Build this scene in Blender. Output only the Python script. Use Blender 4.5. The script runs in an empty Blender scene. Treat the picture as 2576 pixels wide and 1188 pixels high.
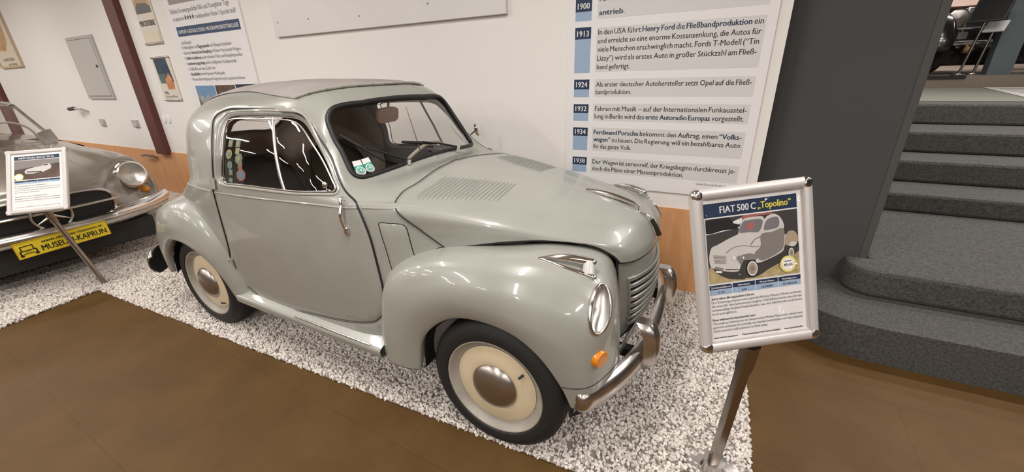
import bpy, bmesh, math, random
import numpy as np
from mathutils import Vector, Matrix, Euler
from mathutils.geometry import delaunay_2d_cdt
random.seed(7); rng = np.random.default_rng(7)
SC = bpy.context.scene
COL = SC.collection
PI = math.pi

# ================= camera =================
CAM_F, CAM_YAW, CAM_PITCH, CAM_ROLL = 1013.294, 0.488305, -0.387509, -0.032152
CAM_POS = (0.66326, -1.63443, 1.42064)
def make_camera():
    yw, pt, rl = CAM_YAW, CAM_PITCH, CAM_ROLL
    f = Vector((-math.sin(yw) * math.cos(pt), math.cos(yw) * math.cos(pt), math.sin(pt)))
    r = Vector((math.cos(yw), math.sin(yw), 0)); u = r.cross(f)
    r2 = r * math.cos(rl) + u * math.sin(rl); u2 = -r * math.sin(rl) + u * math.cos(rl)
    m = Matrix((r2, u2, -f)).transposed().to_4x4(); m.translation = Vector(CAM_POS)
    cd = bpy.data.cameras.new('camera'); co = bpy.data.objects.new('camera', cd); COL.objects.link(co)
    co.matrix_world = m
    cd.sensor_fit = 'HORIZONTAL'; cd.sensor_width = 36.0; cd.lens = CAM_F * 36.0 / 2576.0
    cd.clip_start = 0.02; cd.clip_end = 200
    SC.camera = co
make_camera()

# ================= light and exposure =================
SC.view_settings.view_transform = 'Standard'
SC.view_settings.look = 'None'
SC.view_settings.gamma = 1.0
SC.view_settings.use_curve_mapping = False
SC.view_settings.exposure = 0.0
wd = bpy.data.worlds.new('world'); SC.world = wd; wd.use_nodes = True
wd.node_tree.nodes['Background'].inputs[0].default_value = (1.0, 0.90, 0.80, 1)
wd.node_tree.nodes['Background'].inputs[1].default_value = 0.06
def area(name, loc, sx, sy, power, col=(1.0, 0.95, 0.905), rot=(0, 0, 0)):
    l = bpy.data.lights.new(name, 'AREA'); l.shape = 'RECTANGLE'; l.size = sx; l.size_y = sy
    l.energy = power; l.color = col
    o = bpy.data.objects.new(name, l); COL.objects.link(o); o.location = loc; o.rotation_euler = rot
    return o
# rows of ceiling tube lamps of the hall
for x in (-11.2, -8.4, -5.6, -2.9, -0.2, 2.4, 5.2):
    for y in (-1.15, -3.7, -6.2):
        if not (x > 5 and y > -3): area('tube_and_fill_light', (x, y, 3.05), 0.10, 1.25, 42)
for (x, y) in ((2.7, 1.9), (4.8, 1.9), (3.0, 3.2), (2.6, 4.6), (4.2, 8.5), (6.5, 8.5), (4.2, 12.5), (8.0, 13.0), (3.4, 14.6), (6.0, 14.6)):  # unseen: stair lamps for lit treads, rearmost pair added to brighten the pink wall
    area('tube_and_fill_light', (x, y, 3.9), 1.25, 0.14, 60 if y < 4 else 34)

# ================= helpers =================
MATS = {}
def mat(name, col, rough=0.5, metal=0.0, spec=0.5, coat=0.0, noise=0.0, nscale=20.0, bump=0.0, bscale=200.0, col2=None, emit=None, sheen=0.0):
    m = bpy.data.materials.new(name); m.use_nodes = True; MATS[name] = m
    nt = m.node_tree; b = nt.nodes['Principled BSDF']
    b.inputs['Base Color'].default_value = (*col, 1); b.inputs['Roughness'].default_value = rough
    b.inputs['Metallic'].default_value = metal; b.inputs['Specular IOR Level'].default_value = spec
    if coat: b.inputs['Coat Weight'].default_value = coat; b.inputs['Coat Roughness'].default_value = 0.06
    if sheen: b.inputs['Sheen Weight'].default_value = sheen
    if emit: b.inputs['Emission Color'].default_value = (*col, 1); b.inputs['Emission Strength'].default_value = emit
    tc = None
    if noise or bump: tc = nt.nodes.new('ShaderNodeTexCoord')
    if noise:
        n = nt.nodes.new('ShaderNodeTexNoise'); n.inputs['Scale'].default_value = nscale; n.inputs['Detail'].default_value = 4
        nt.links.new(tc.outputs['Object'], n.inputs['Vector'])
        r = nt.nodes.new('ShaderNodeValToRGB'); r.color_ramp.elements[0].position = .3; r.color_ramp.elements[1].position = .7
        c2 = col2 if col2 else tuple(min(1, c * (1 + noise)) for c in col)
        c1 = col if col2 else tuple(c * (1 - noise) for c in col)
        r.color_ramp.elements[0].color = (*c1, 1); r.color_ramp.elements[1].color = (*c2, 1)
        nt.links.new(n.outputs['Fac'], r.inputs['Fac']); nt.links.new(r.outputs['Color'], b.inputs['Base Color'])
    if bump:
        n2 = nt.nodes.new('ShaderNodeTexNoise'); n2.inputs['Scale'].default_value = bscale; n2.inputs['Detail'].default_value = 3
        nt.links.new(tc.outputs['Object'], n2.inputs['Vector'])
        bp = nt.nodes.new('ShaderNodeBump'); bp.inputs['Strength'].default_value = bump; bp.inputs['Distance'].default_value = 0.004
        nt.links.new(n2.outputs['Fac'], bp.inputs['Height']); nt.links.new(bp.outputs['Normal'], b.inputs['Normal'])
    return m

def glass_mat(name, tint=(1, 1, 1), ior=1.5, refl=1.0):
    m = bpy.data.materials.new(name); m.use_nodes = True; MATS[name] = m
    nt = m.node_tree; nt.nodes.clear()
    o = nt.nodes.new('ShaderNodeOutputMaterial'); mx = nt.nodes.new('ShaderNodeMixShader')
    t = nt.nodes.new('ShaderNodeBsdfTransparent'); g = nt.nodes.new('ShaderNodeBsdfGlossy'); f = nt.nodes.new('ShaderNodeLayerWeight')
    t.inputs[0].default_value = (*tint, 1); g.inputs['Roughness'].default_value = 0.02; g.inputs[0].default_value = (refl, refl, refl, 1)
    f.inputs['Blend'].default_value = .5
    p = nt.nodes.new('ShaderNodeMath'); p.operation = 'POWER'; p.inputs[1].default_value = 4.5
    a = nt.nodes.new('ShaderNodeMath'); a.operation = 'MULTIPLY_ADD'; r0 = ((ior - 1) / (ior + 1)) ** 2 * 1.6; a.inputs[1].default_value = 1 - r0; a.inputs[2].default_value = r0
    nt.links.new(f.outputs['Facing'], p.inputs[0]); nt.links.new(p.outputs[0], a.inputs[0])
    nt.links.new(a.outputs[0], mx.inputs[0]); nt.links.new(t.outputs[0], mx.inputs[1]); nt.links.new(g.outputs[0], mx.inputs[2])
    nt.links.new(mx.outputs[0], o.inputs[0])
    return m

class MB:
    """collects geometry for ONE mesh object"""
    def __init__(s): s.v = []; s.f = []; s.m = []
    def add(s, vs, fs, mi=0):
        k = len(s.v); s.v += [tuple(map(float, p)) for p in vs]; s.f += [tuple(i + k for i in f) for f in fs]; s.m += [mi] * len(fs); return s
    def box(s, c, d, mi=0, rot=None):
        x, y, z = [q / 2 for q in d]
        vs = [Vector((a, b, e)) for a in (-x, x) for b in (-y, y) for e in (-z, z)]
        if rot is not None: vs = [rot @ q for q in vs]
        c = Vector(c); vs = [q + c for q in vs]
        return s.add(vs, [(0, 1, 3, 2), (4, 6, 7, 5), (0, 4, 5, 1), (2, 3, 7, 6), (0, 2, 6, 4), (1, 5, 7, 3)], mi)
    def bx(s, x0, x1, y0, y1, z0, z1, mi=0):
        return s.box(((x0 + x1) / 2, (y0 + y1) / 2, (z0 + z1) / 2), (x1 - x0, y1 - y0, z1 - z0), mi)
    def tube(s, pts, r, n=8, closed=False, mi=0, flat=None, cap=True):
        P = [Vector(p) for p in pts]; N = len(P)
        rs = r if hasattr(r, '__len__') else [r] * N
        ring = []; prev = None
        for i in range(N):
            if closed: d = P[(i + 1) % N] - P[i - 1]
            else: d = P[min(i + 1, N - 1)] - P[max(i - 1, 0)]
            d = d.normalized() if d.length > 1e-9 else Vector((1, 0, 0))
            if prev is None:
                a = Vector((0, 0, 1)) if abs(d.z) < .9 else Vector((1, 0, 0)); e = (a - d * a.dot(d)).normalized()
            else:
                e = prev - d * prev.dot(d); e = e.normalized() if e.length > 1e-6 else prev
            prev = e; b = d.cross(e)
            for k in range(n):
                a = 2 * PI * k / n; ring.append(P[i] + e * math.cos(a) * rs[i] + b * math.sin(a) * rs[i] * (flat or 1))
        fs = []
        for i in range(N if closed else N - 1):
            j = (i + 1) % N
            for k in range(n): fs.append((i * n + k, i * n + (k + 1) % n, j * n + (k + 1) % n, j * n + k))
        if not closed and cap: fs.append(tuple(range(n - 1, -1, -1))); fs.append(tuple((N - 1) * n + k for k in range(n)))
        return s.add(ring, fs, mi)
    def cyl(s, a, b, r, n=20, mi=0, r2=None): return s.tube([a, b], [r, r if r2 is None else r2], n, mi=mi)
    def lathe(s, prof, n=40, mi=0, M=None, a0=0, a1=2 * PI):
        """prof (r, h): turned round +Z, then moved by M"""
        full = abs(a1 - a0 - 2 * PI) < 1e-6; k = n if full else n + 1
        vs = []
        for i in range(k):
            a = a0 + (a1 - a0) * i / n
            for r, h in prof:
                q = Vector((r * math.cos(a), r * math.sin(a), h)); vs.append(M @ q if M is not None else q)
        L = len(prof); fs = []
        for i in range(n):
            j = (i + 1) % k
            for q in range(L - 1): fs.append((i * L + q, j * L + q, j * L + q + 1, i * L + q + 1))
        return s.add(vs, fs, mi)
    def grid(s, P, mi=0, flip=False, closed_u=False):
        P = np.asarray(P); a, b = P.shape[:2]; fs = []
        for i in range(a if closed_u else a - 1):
            for j in range(b - 1):
                q = (i * b + j, ((i + 1) % a) * b + j, ((i + 1) % a) * b + j + 1, i * b + j + 1)
                fs.append(q[::-1] if flip else q)
        return s.add(P.reshape(-1, 3), fs, mi)
    def poly(s, pts, mi=0): return s.add(pts, [tuple(range(len(pts)))], mi)
    def prism(s, o2, fa, fb, mi=0):
        """outline o2 (2D) mapped by fa and fb to the two caps"""
        n = len(o2); vs = [fa(*p) for p in o2] + [fb(*p) for p in o2]
        fs = [tuple(range(n)), tuple(range(2 * n - 1, n - 1, -1))] + [(i, i + n, (i + 1) % n + n, (i + 1) % n) for i in range(n)]
        return s.add(vs, fs, mi)
    def ell(s, c, r, nu=20, nv=12, mi=0, M=None):
        vs = []; fs = []
        for i in range(nv + 1):
            t = PI * i / nv
            for k in range(nu):
                a = 2 * PI * k / nu; q = Vector((r[0] * math.sin(t) * math.cos(a), r[1] * math.sin(t) * math.sin(a), r[2] * math.cos(t)))
                if M is not None: q = M @ q
                vs.append(q + Vector(c))
        for i in range(nv):
            for k in range(nu): fs.append((i * nu + k, (i + 1) * nu + k, (i + 1) * nu + (k + 1) % nu, i * nu + (k + 1) % nu))
        return s.add(vs, fs, mi)
    def mirror_y(s):
        s.v = [(x, -y, z) for x, y, z in s.v]; s.f = [f[::-1] for f in s.f]; return s
    def build(s, name, mats, parent=None, smooth=True, angle=40, bevel=0, weld=False, solid=0, recalc=False):
        me = bpy.data.meshes.new(name); me.from_pydata(s.v, [], s.f)
        for m in (mats if isinstance(mats, (list, tuple)) else [mats]): me.materials.append(MATS[m])
        me.polygons.foreach_set('material_index', s.m)
        if weld or recalc:
            bm = bmesh.new(); bm.from_mesh(me)
            if weld: bmesh.ops.remove_doubles(bm, verts=bm.verts, dist=1e-5)
            if recalc: bmesh.ops.recalc_face_normals(bm, faces=bm.faces)
            bm.to_mesh(me); bm.free()
        me.polygons.foreach_set('use_smooth', [smooth] * len(me.polygons))
        if smooth and angle: me.set_sharp_from_angle(angle=math.radians(angle))
        me.update()
        o = bpy.data.objects.new(name, me); COL.objects.link(o)
        if parent is not None: o.parent = parent
        if solid:
            md = o.modifiers.new('thickness', 'SOLIDIFY'); md.thickness = solid; md.offset = 0
        if bevel:
            md = o.modifiers.new('edges', 'BEVEL'); md.width = bevel; md.segments = 2; md.limit_method = 'ANGLE'
        return o

def tag(o, label, cat, group=None, kind=None):
    o['label'] = label; o['category'] = cat
    if group: o['group'] = group
    if kind: o['kind'] = kind
    return o
def thing(name, label, cat, loc=(0, 0, 0), rot=(0, 0, 0), group=None):
    o = bpy.data.objects.new(name, None); COL.objects.link(o); o.location = loc; o.rotation_euler = rot
    o.empty_display_size = .1
    return tag(o, label, cat, group)
def structure(o):
    o['kind'] = 'structure'; return o
def copy_tree(o, parent=None):
    c = o.copy(); COL.objects.link(c)
    if parent is not None: c.parent = parent
    for ch in [k for k in bpy.data.objects if k.parent == o]: copy_tree(ch, c)
    return c

# ---------- lettering ----------
WORDS = {}
def word(txt, bold):
    k = (txt, bold)
    if k not in WORDS:
        cu = bpy.data.curves.new('lettering', 'FONT'); cu.body = txt; cu.size = 1.0; cu.resolution_u = 2
        ob = bpy.data.objects.new('lettering', cu); COL.objects.link(ob)
        dg = bpy.context.evaluated_depsgraph_get(); me = bpy.data.meshes.new_from_object(ob.evaluated_get(dg))
        vs = [tuple(v.co) for v in me.vertices]; fs = [tuple(p.vertices) for p in me.polygons]
        bpy.data.objects.remove(ob); bpy.data.curves.remove(cu); bpy.data.meshes.remove(me)
        WORDS[k] = (vs, fs, min([v[0] for v in vs] or [0]), max([v[0] for v in vs] or [0]))
    return WORDS[k]
def put_text(mb, segs, x, z, size, width=None, cond=0.8, align='l', fn=None, space=0.26):
    """segs: list of (text, bold, material index); baseline at (x, z); fitted to width if given; fn maps (x, z) to 3D"""
    items = []; cx = 0
    for txt, bold, mi in segs:
        for w in txt.split(' '):
            if not w: continue
            vs, fs, a, b = word(w, bold)
            if w in '.,' and items: cx -= space * .8
            items.append((vs, fs, cx - a, mi, 0)); cx += (b - a) + space
            items.append((vs, fs, items[-1][2] + .012, mi, .00036))
            if bold: items += [(vs, fs, items[-2][2] + d, mi, k) for d, k in ((-.022, .00012), (.022, .00024))]
    cx -= space
    sx = width / cx if width else size * cond
    x0 = x - (cx * sx if align == 'r' else cx * sx / 2 if align == 'c' else 0)
    o_ = Vector(fn(0, 0)); nr = (Vector(fn(1, 0)) - o_).cross(Vector(fn(0, 1)) - o_)
    for vs, fs, off, mi, k in items:
        mb.add([Vector(fn(x0 + (v[0] + off) * sx, z + v[1] * size)) + nr * k for v in vs], fs, mi)
# ================= materials =================
mat('paint', (.345, .348, .312), .30, coat=.5, noise=.05, nscale=5)
mat('paint_bead', (.375, .365, .318), .28, coat=.5)
mat('bar_silver', (.42, .41, .38), .28, metal=.55)
mat('sticker_sky', (.12, .20, .26), .5)
mat('dark_liner', (.018, .017, .016), .8)
mat('headliner', (.58, .49, .43), .85)
mat('seat_cloth', (.045, .035, .03), .8, bump=.3)
mat('rubber', (.012, .012, .012), .45)
mat('tyre_rubber', (.016, .016, .016), .62, bump=.15, bscale=90)
mat('chrome', (.86, .84, .82), .15, metal=1)
mat('chrome_worn', (.62, .59, .56), .24, metal=1, noise=.12, nscale=18)
mat('hub_metal', (.50, .46, .43), .30, metal=1, noise=.08, nscale=12)
mat('rim_grey', (.40, .37, .32), .4, noise=.12, nscale=14)
mat('cream', (.76, .64, .44), .4, noise=.06, nscale=9)
mat('roof_fabric', (.33, .30, .285), .85, noise=.1, nscale=6, bump=.3, bscale=500)
mat('lens_white', (.58, .565, .53), .3)
mat('amber', (.80, .26, .01), .25, coat=.5)
mat('steering', (.50, .45, .36), .4)
mat('mirror_back', (.33, .19, .12), .4)
mat('sticker_white', (.80, .80, .78), .5)
mat('sticker_green', (.02, .36, .27), .5)
mat('sticker_red', (.30, .12, .08), .5)
mat('sticker_yellow', (.27, .25, .12), .5)
mat('sticker_pale', (.13, .19, .14), .5)
mat('black', (.008, .008, .008), .5)
mat('grip_black', (.02, .015, .012), .55)
glass_mat('glass', (.93, .925, .915))
glass_mat('lens_glass', (.95, .95, .95), refl=.22)
glass_mat('film', (.985, .985, .985), ior=1.28)
mat('reflector', (.82, .80, .76), .38, metal=1)
mat('wall_white', (.86, .835, .80), .85, noise=.012, nscale=1.2)
mat('ceiling_white', (.60, .55, .50), .9)
mat('hall_dark', (.16, .14, .125), .8)
mat('steel_red', (.115, .030, .024), .55, noise=.06, nscale=5)
mat('panel_white', (.85, .84, .845), .5)
mat('board_grey', (.74, .725, .71), .28, noise=.03, nscale=2)
mat('box_grey', (.55, .535, .50), .5)
mat('box_trim', (.50, .485, .455), .5)
mat('navy', (.012, .045, .125), .5)
mat('navy_dark', (.010, .028, .075), .5)
mat('blue_pale', (.33, .45, .62), .5)
mat('text_grey_box', (.70, .69, .69), .5)
mat('ink', (.016, .016, .018), .6)
mat('ink_grey', (.22, .21, .21), .6)
mat('paper', (.84, .82, .82), .55)
mat('alu', (.62, .59, .57), .42, metal=.35)
mat('stand_steel', (.36, .32, .29), .25, metal=1)
mat('plate_yellow', (.83, .64, .03), .4)
mat('plate_rim', (.45, .20, .03), .4)
mat('coupe_grey', (.24, .215, .18), .27, metal=.4, coat=.6, noise=.04, nscale=4)
mat('coupe_dark', (.02, .018, .016), .6)
mat('wall_grey', (.070, .071, .071), .8, noise=.05, nscale=2)
mat('wall_grey_edge', (.085, .085, .082), .8)
mat('stair_carpet', (.074, .072, .065), .95, noise=.45, nscale=90, bump=.5, bscale=300)
mat('gravel_bed', (.25, .22, .195), .9)  # toned down to stand for shade in the gaps between chips
mat('sheet_grey', (.50, .48, .45), .7)
mat('pink_wall', (.9, .68, .58), .8)
mat('pillar_blue', (.10, .125, .13), .7)
mat('car_black', (.012, .011, .011), .25, coat=.5)
mat('car_maroon', (.045, .012, .010), .25, coat=.5)
mat('brass', (.70, .50, .28), .3, metal=1)
mat('floor_tan', (.20, .165, .13), .35)
mat('upper_carpet', (.19, .18, .155), .9, noise=.2, nscale=60)
mat('photo_dark', (.055, .050, .050), .4)
mat('photo_grass', (.47, .37, .19), .5, noise=.2, nscale=60)
mat('photo_car', (.64, .615, .59), .4)
mat('photo_car_dark', (.24, .22, .205), .4)
mat('photo_glass', (.20, .19, .20), .4)
mat('photo_tan', (.42, .33, .23), .5)
mat('photo_red', (.40, .13, .12), .5)
mat('badge_yellow', (.85, .75, .22), .5)
mat('title_yellow', (.85, .75, .10), .5)
mat('sky_blue', (.16, .30, .50), .5)
mat('mountain', (.36, .38, .36), .6, noise=.5, nscale=18)
mat('photo_brown', (.10, .055, .04), .5, noise=.5, nscale=14)
mat('photo_night', (.015, .022, .06), .5)
mat('banner_cream', (.74, .67, .58), .6)
mat('banner_sepia', (.50, .36, .20), .6, noise=.35, nscale=12)
mat('banner_navy', (.03, .05, .10), .6, noise=.4, nscale=14)
mat('banner_green', (.10, .16, .14), .6)
mat('banner_orange', (.62, .24, .10), .6, noise=.4, nscale=16)
mat('picture_tan', (.74, .66, .52), .6)
mat('picture_rust', (.58, .36, .18), .6, noise=.25, nscale=9)
mat('frame_wood', (.55, .44, .30), .5)
mat('shadow_brown', (.10, .075, .055), .6)

def wood_mat():
    m = mat('wainscot', (.52, .24, .09), .5); nt = m.node_tree; b = nt.nodes['Principled BSDF']
    tc = nt.nodes.new('ShaderNodeTexCoord'); mp = nt.nodes.new('ShaderNodeMapping'); mp.inputs['Scale'].default_value = (7, 7, .7)
    n = nt.nodes.new('ShaderNodeTexNoise'); n.inputs['Scale'].default_value = 2.2; n.inputs['Detail'].default_value = 6; n.inputs['Distortion'].default_value = .6
    r = nt.nodes.new('ShaderNodeValToRGB'); r.color_ramp.elements[0].position = .3; r.color_ramp.elements[1].position = .7
    r.color_ramp.elements[0].color = (.64, .315, .14, 1); r.color_ramp.elements[1].color = (.75, .40, .185, 1)
    nt.links.new(tc.outputs['Object'], mp.inputs[0]); nt.links.new(mp.outputs[0], n.inputs['Vector']); nt.links.new(n.outputs['Fac'], r.inputs[0]); nt.links.new(r.outputs[0], b.inputs['Base Color'])
wood_mat()
def floor_mat():
    m = mat('floor_brown', (.15, .09, .05), .5); nt = m.node_tree; b = nt.nodes['Principled BSDF']
    tc = nt.nodes.new('ShaderNodeTexCoord')
    n = nt.nodes.new('ShaderNodeTexNoise'); n.inputs['Scale'].default_value = 3.5; n.inputs['Detail'].default_value = 8; n.inputs['Roughness'].default_value = .65
    r = nt.nodes.new('ShaderNodeValToRGB'); r.color_ramp.elements[0].position = .3; r.color_ramp.elements[1].position = .72
    r.color_ramp.elements[0].color = (.086, .043, .011, 1); r.color_ramp.elements[1].color = (.119, .064, .018, 1)  # mottling stands in for patches of reflection and shade
    nt.links.new(tc.outputs['Object'], n.inputs['Vector']); nt.links.new(n.outputs['Fac'], r.inputs[0])
    # faint joints of large tiles
    mp = nt.nodes.new('ShaderNodeMapping'); mp.inputs['Rotation'].default_value = (0, 0, math.radians(2)); mp.inputs['Location'].default_value = (.30, .20, 0)
    br = nt.nodes.new('ShaderNodeTexBrick'); br.inputs['Scale'].default_value = 1.0; br.inputs['Brick Width'].default_value = 1.2; br.inputs['Row Height'].default_value = .6
    br.inputs['Mortar Size'].default_value = .0022; br.inputs['Color1'].default_value = (1, 1, 1, 1); br.inputs['Color2'].default_value = (.96, .96, .96, 1); br.inputs['Mortar'].default_value = (.80, .79, .78, 1)
    nt.links.new(tc.outputs['Object'], mp.inputs[0]); nt.links.new(mp.outputs[0], br.inputs['Vector'])
    mx = nt.nodes.new('ShaderNodeMix'); mx.data_type = 'RGBA'; mx.blend_type = 'MULTIPLY'; mx.inputs[0].default_value = 1
    nt.links.new(r.outputs[0], mx.inputs[6]); nt.links.new(br.outputs['Color'], mx.inputs[7]); nt.links.new(mx.outputs[2], b.inputs['Base Color'])
    b.inputs['Roughness'].default_value = .6; b.inputs['Specular IOR Level'].default_value = .25
floor_mat()
def stone_mat():
    m = mat('pebble', (.7, .66, .61), .7); nt = m.node_tree; b = nt.nodes['Principled BSDF']
    oi = nt.nodes.new('ShaderNodeObjectInfo'); r = nt.nodes.new('ShaderNodeValToRGB')
    e = r.color_ramp.elements; e[0].position = 0; e[0].color = (.36, .31, .265, 1); e[1].position = 1; e[1].color = (.86, .815, .765, 1)
    q = r.color_ramp.elements.new(.10); q.color = (.58, .53, .485, 1)
    q = r.color_ramp.elements.new(.5); q.color = (.75, .695, .645, 1)
    nt.links.new(oi.outputs['Random'], r.inputs[0]); nt.links.new(r.outputs[0], b.inputs['Base Color'])
stone_mat()
# ================= the room =================
def S_box(name, x0, x1, y0, y1, z0, z1, m, bevel=0):
    return structure(MB().bx(x0, x1, y0, y1, z0, z1).build(name, m, smooth=False, bevel=bevel))
S_box('floor', -14, 9, -8, 3.6, -.10, 0, 'floor_brown')
S_box('wall_back', -14, .862, 1.0, 1.12, 0, 3.3, 'wall_white')
S_box('wall_stair', .86, 1.462, 1.19, 1.30, 0, 4.2, 'wall_grey')
structure(MB().bx(1.462, 1.503, 1.193, 3.57, 0, 4.2).build('trim_1', 'wall_grey_edge', smooth=False, bevel=.006))
S_box('wall_front', -14, 9, -8.1, -8.0, 0, 3.3, 'hall_dark')
S_box('wall_left', -14.1, -14, -8, 1.1, 0, 3.3, 'wall_white')
S_box('wall_right', 9, 9.1, -8, 3.5, 0, 4.2, 'hall_dark')
S_box('ceiling', -14, 9, -8, 1.12, 3.3, 3.4, 'ceiling_white')
S_box('trim_2', -14, .86, .988, 1.0, 0, .585, 'wainscot')
structure(MB().bx(-5.94, -5.70, .93, 1.0, .56, 3.3).build('trim_3', 'steel_red', smooth=False, bevel=.006))
structure(MB().bx(-11.3, -10.92, .93, 1.0, .56, 3.3).build('trim_4', 'steel_red', smooth=False, bevel=.006))

# gravel bed with loose marble chips (uncountable: one object)
def gravel():
    rg = [(-3.316, -.734), (.94, -.562), (.918, .99), (-9.5, .99), (-9.5, -1.7), (-3.21, -1.7)]
    me = bpy.data.meshes.new('gravel_bed')
    me.from_pydata([(x, y, .006) for x, y in rg], [], [(0, 1, 2), (0, 2, 3), (0, 3, 4), (0, 4, 5)])
    me.materials.append(MATS['gravel_bed']); me.materials.append(MATS['pebble'])
    o = bpy.data.objects.new('gravel', me); COL.objects.link(o)
    tag(o, 'bed of loose white and grey marble gravel under the parked cars', 'gravel', kind='stuff')
    ng = bpy.data.node_groups.new('chips', 'GeometryNodeTree')
    ng.interface.new_socket('Geometry', in_out='INPUT', socket_type='NodeSocketGeometry')
    ng.interface.new_socket('Geometry', in_out='OUTPUT', socket_type='NodeSocketGeometry')
    N = ng.nodes; L = ng.links
    gi = N.new('NodeGroupInput'); go = N.new('NodeGroupOutput')
    ds = N.new('GeometryNodeDistributePointsOnFaces'); ds.distribute_method = 'RANDOM'; ds.inputs['Density'].default_value = 13000; ds.inputs['Seed'].default_value = 3
    ic = N.new('GeometryNodeMeshIcoSphere'); ic.inputs['Radius'].default_value = .0074; ic.inputs['Subdivisions'].default_value = 2
    # knock the ball into an angular chip
    nz = N.new('ShaderNodeTexNoise'); nz.inputs['Scale'].default_value = 95
    sp = N.new('GeometryNodeSetPosition'); vm = N.new('ShaderNodeVectorMath'); vm.operation = 'SUBTRACT'; vm.inputs[1].default_value = (.5, .5, .5)
    vs = N.new('ShaderNodeVectorMath'); vs.operation = 'SCALE'; vs.inputs['Scale'].default_value = .011
    L.new(nz.outputs['Color'], vm.inputs[0]); L.new(vm.outputs[0], vs.inputs[0]); L.new(ic.outputs[0], sp.inputs['Geometry']); L.new(vs.outputs[0], sp.inputs['Offset'])
    sm = N.new('GeometryNodeSetMaterial'); sm.inputs['Material'].default_value = MATS['pebble']; L.new(sp.outputs[0], sm.inputs['Geometry'])
    ins = N.new('GeometryNodeInstanceOnPoints')
    r1 = N.new('FunctionNodeRandomValue'); r1.data_type = 'FLOAT_VECTOR'; r1.inputs['Min'].default_value = (0, 0, 0); r1.inputs['Max'].default_value = (6.28, 6.28, 6.28)
    r2 = N.new('FunctionNodeRandomValue'); r2.data_type = 'FLOAT_VECTOR'; r2.inputs['Min'].default_value = (.75, .6, .45); r2.inputs['Max'].default_value = (1.35, 1.1, .85)
    r3 = N.new('FunctionNodeRandomValue'); r3.data_type = 'FLOAT_VECTOR'; r3.inputs['Min'].default_value = (0, 0, -.004); r3.inputs['Max'].default_value = (0, 0, .009)
    s2 = N.new('GeometryNodeSetPosition'); L.new(ds.outputs['Points'], s2.inputs['Geometry']); L.new(r3.outputs[0], s2.inputs['Offset'])
    L.new(gi.outputs[0], ds.inputs['Mesh']); L.new(s2.outputs[0], ins.inputs['Points']); L.new(sm.outputs[0], ins.inputs['Instance'])
    L.new(r1.outputs[0], ins.inputs['Rotation']); L.new(r2.outputs[0], ins.inputs['Scale'])
    jn = N.new('GeometryNodeJoinGeometry'); L.new(gi.outputs[0], jn.inputs[0]); L.new(ins.outputs[0], jn.inputs[0]); L.new(jn.outputs[0], go.inputs[0])
    md = o.modifiers.new('chips', 'NODES'); md.node_group = ng
gravel()

# staircase beside the grey wall
def stairs():
    t = thing('staircase', 'dark grey carpeted staircase rising beside the dark grey wall', 'stairs', (3, 2, 0))
    st = [(.645, .202), (.985, .36), (2.24, .502), (2.636, .675), (3.026, .851), (3.57, 1.034)]
    X1 = 6.0
    for i, (y0, z1) in enumerate(st):
        z0 = 0 if i == 0 else st[i - 1][1]
        y1 = (st[i + 1][0] + .06) if i + 1 < len(st) else 3.9
        r = .022
        if i == 0:      # rounded bull-nose start
            o2 = [(X1, y0)] + [(1.50 - .50 * math.sin(a) * 1.02, y0 + .56 * (1 - math.cos(a))) for a in np.linspace(0, PI / 2, 14)] + [(.99, 1.185), (X1, 1.185)]
        elif i == 1:
            o2 = [(X1, y0)] + [(1.52 - .13 * math.sin(a), y0 + .13 * (1 - math.cos(a))) for a in np.linspace(0, PI / 2, 8)] + [(1.39, 1.185), (1.506, 1.185), (1.506, y1), (X1, y1)]
        else: o2 = [(1.506, y0), (1.506, y1), (X1, y1), (X1, y0)]
        o2 = [(a - 3, b - 2) for a, b in o2]
        m = MB().prism(o2, lambda x, y: (x, y, z0 if i else .0), lambda x, y: (x, y, z1))
        m.build('step', 'stair_carpet', t, smooth=False, bevel=.022, recalc=True)
stairs()
S_box('floor_upper', 1.5, 20, 3.85, 30, .90, 1.034, 'upper_carpet')
S_box('floor_platform', 1.5, 20, 6.45, 30, 1.034, 1.185, 'floor_tan')
S_box('wall_upper', -1, 20, 16.0, 16.2, 1.03, 5, 'pink_wall')
S_box('wall_upper_left', 1.35, 1.5, 3.57, 16.0, 0, 5, 'wall_grey')
S_box('ceiling_upper', .8, 20, 1.12, 16.2, 4.2, 4.3, 'ceiling_white')
S_box('wall_upper_right', 12.0, 12.1, 3.5, 16.0, 1.0, 4.2, 'hall_dark')
# ---------- smooth surfaces through control grids ----------
def cr_basis(n, q):
    q = np.clip(q, 0, n - 1 - 1e-9); i = np.floor(q).astype(int); f = q - i
    w = np.zeros((len(q), n + 2))
    f2, f3 = f * f, f * f * f
    c = [-.5 * f + f2 - .5 * f3, 1 - 2.5 * f2 + 1.5 * f3, .5 * f + 2 * f2 - 1.5 * f3, -.5 * f2 + .5 * f3]
    r = np.arange(len(q))
    for k in range(4):
        w[r, i + k] += c[k]
    m = w[:, 1:-1].copy()                      # phantom ends by linear extrapolation
    m[:, 0] += 2 * w[:, 0]; m[:, 1] -= w[:, 0]
    m[:, -1] += 2 * w[:, -1]; m[:, -2] -= w[:, -1]
    return m

def S(grid, u, t):
    g = np.asarray(grid, float); u = np.atleast_1d(np.asarray(u, float)); t = np.atleast_1d(np.asarray(t, float))
    return np.einsum('ki,kj,ijc->kc', cr_basis(g.shape[0], u), cr_basis(g.shape[1], t), g)

def R(*pts):
    return [(x, -y, z) for x, y, z in pts]

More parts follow.
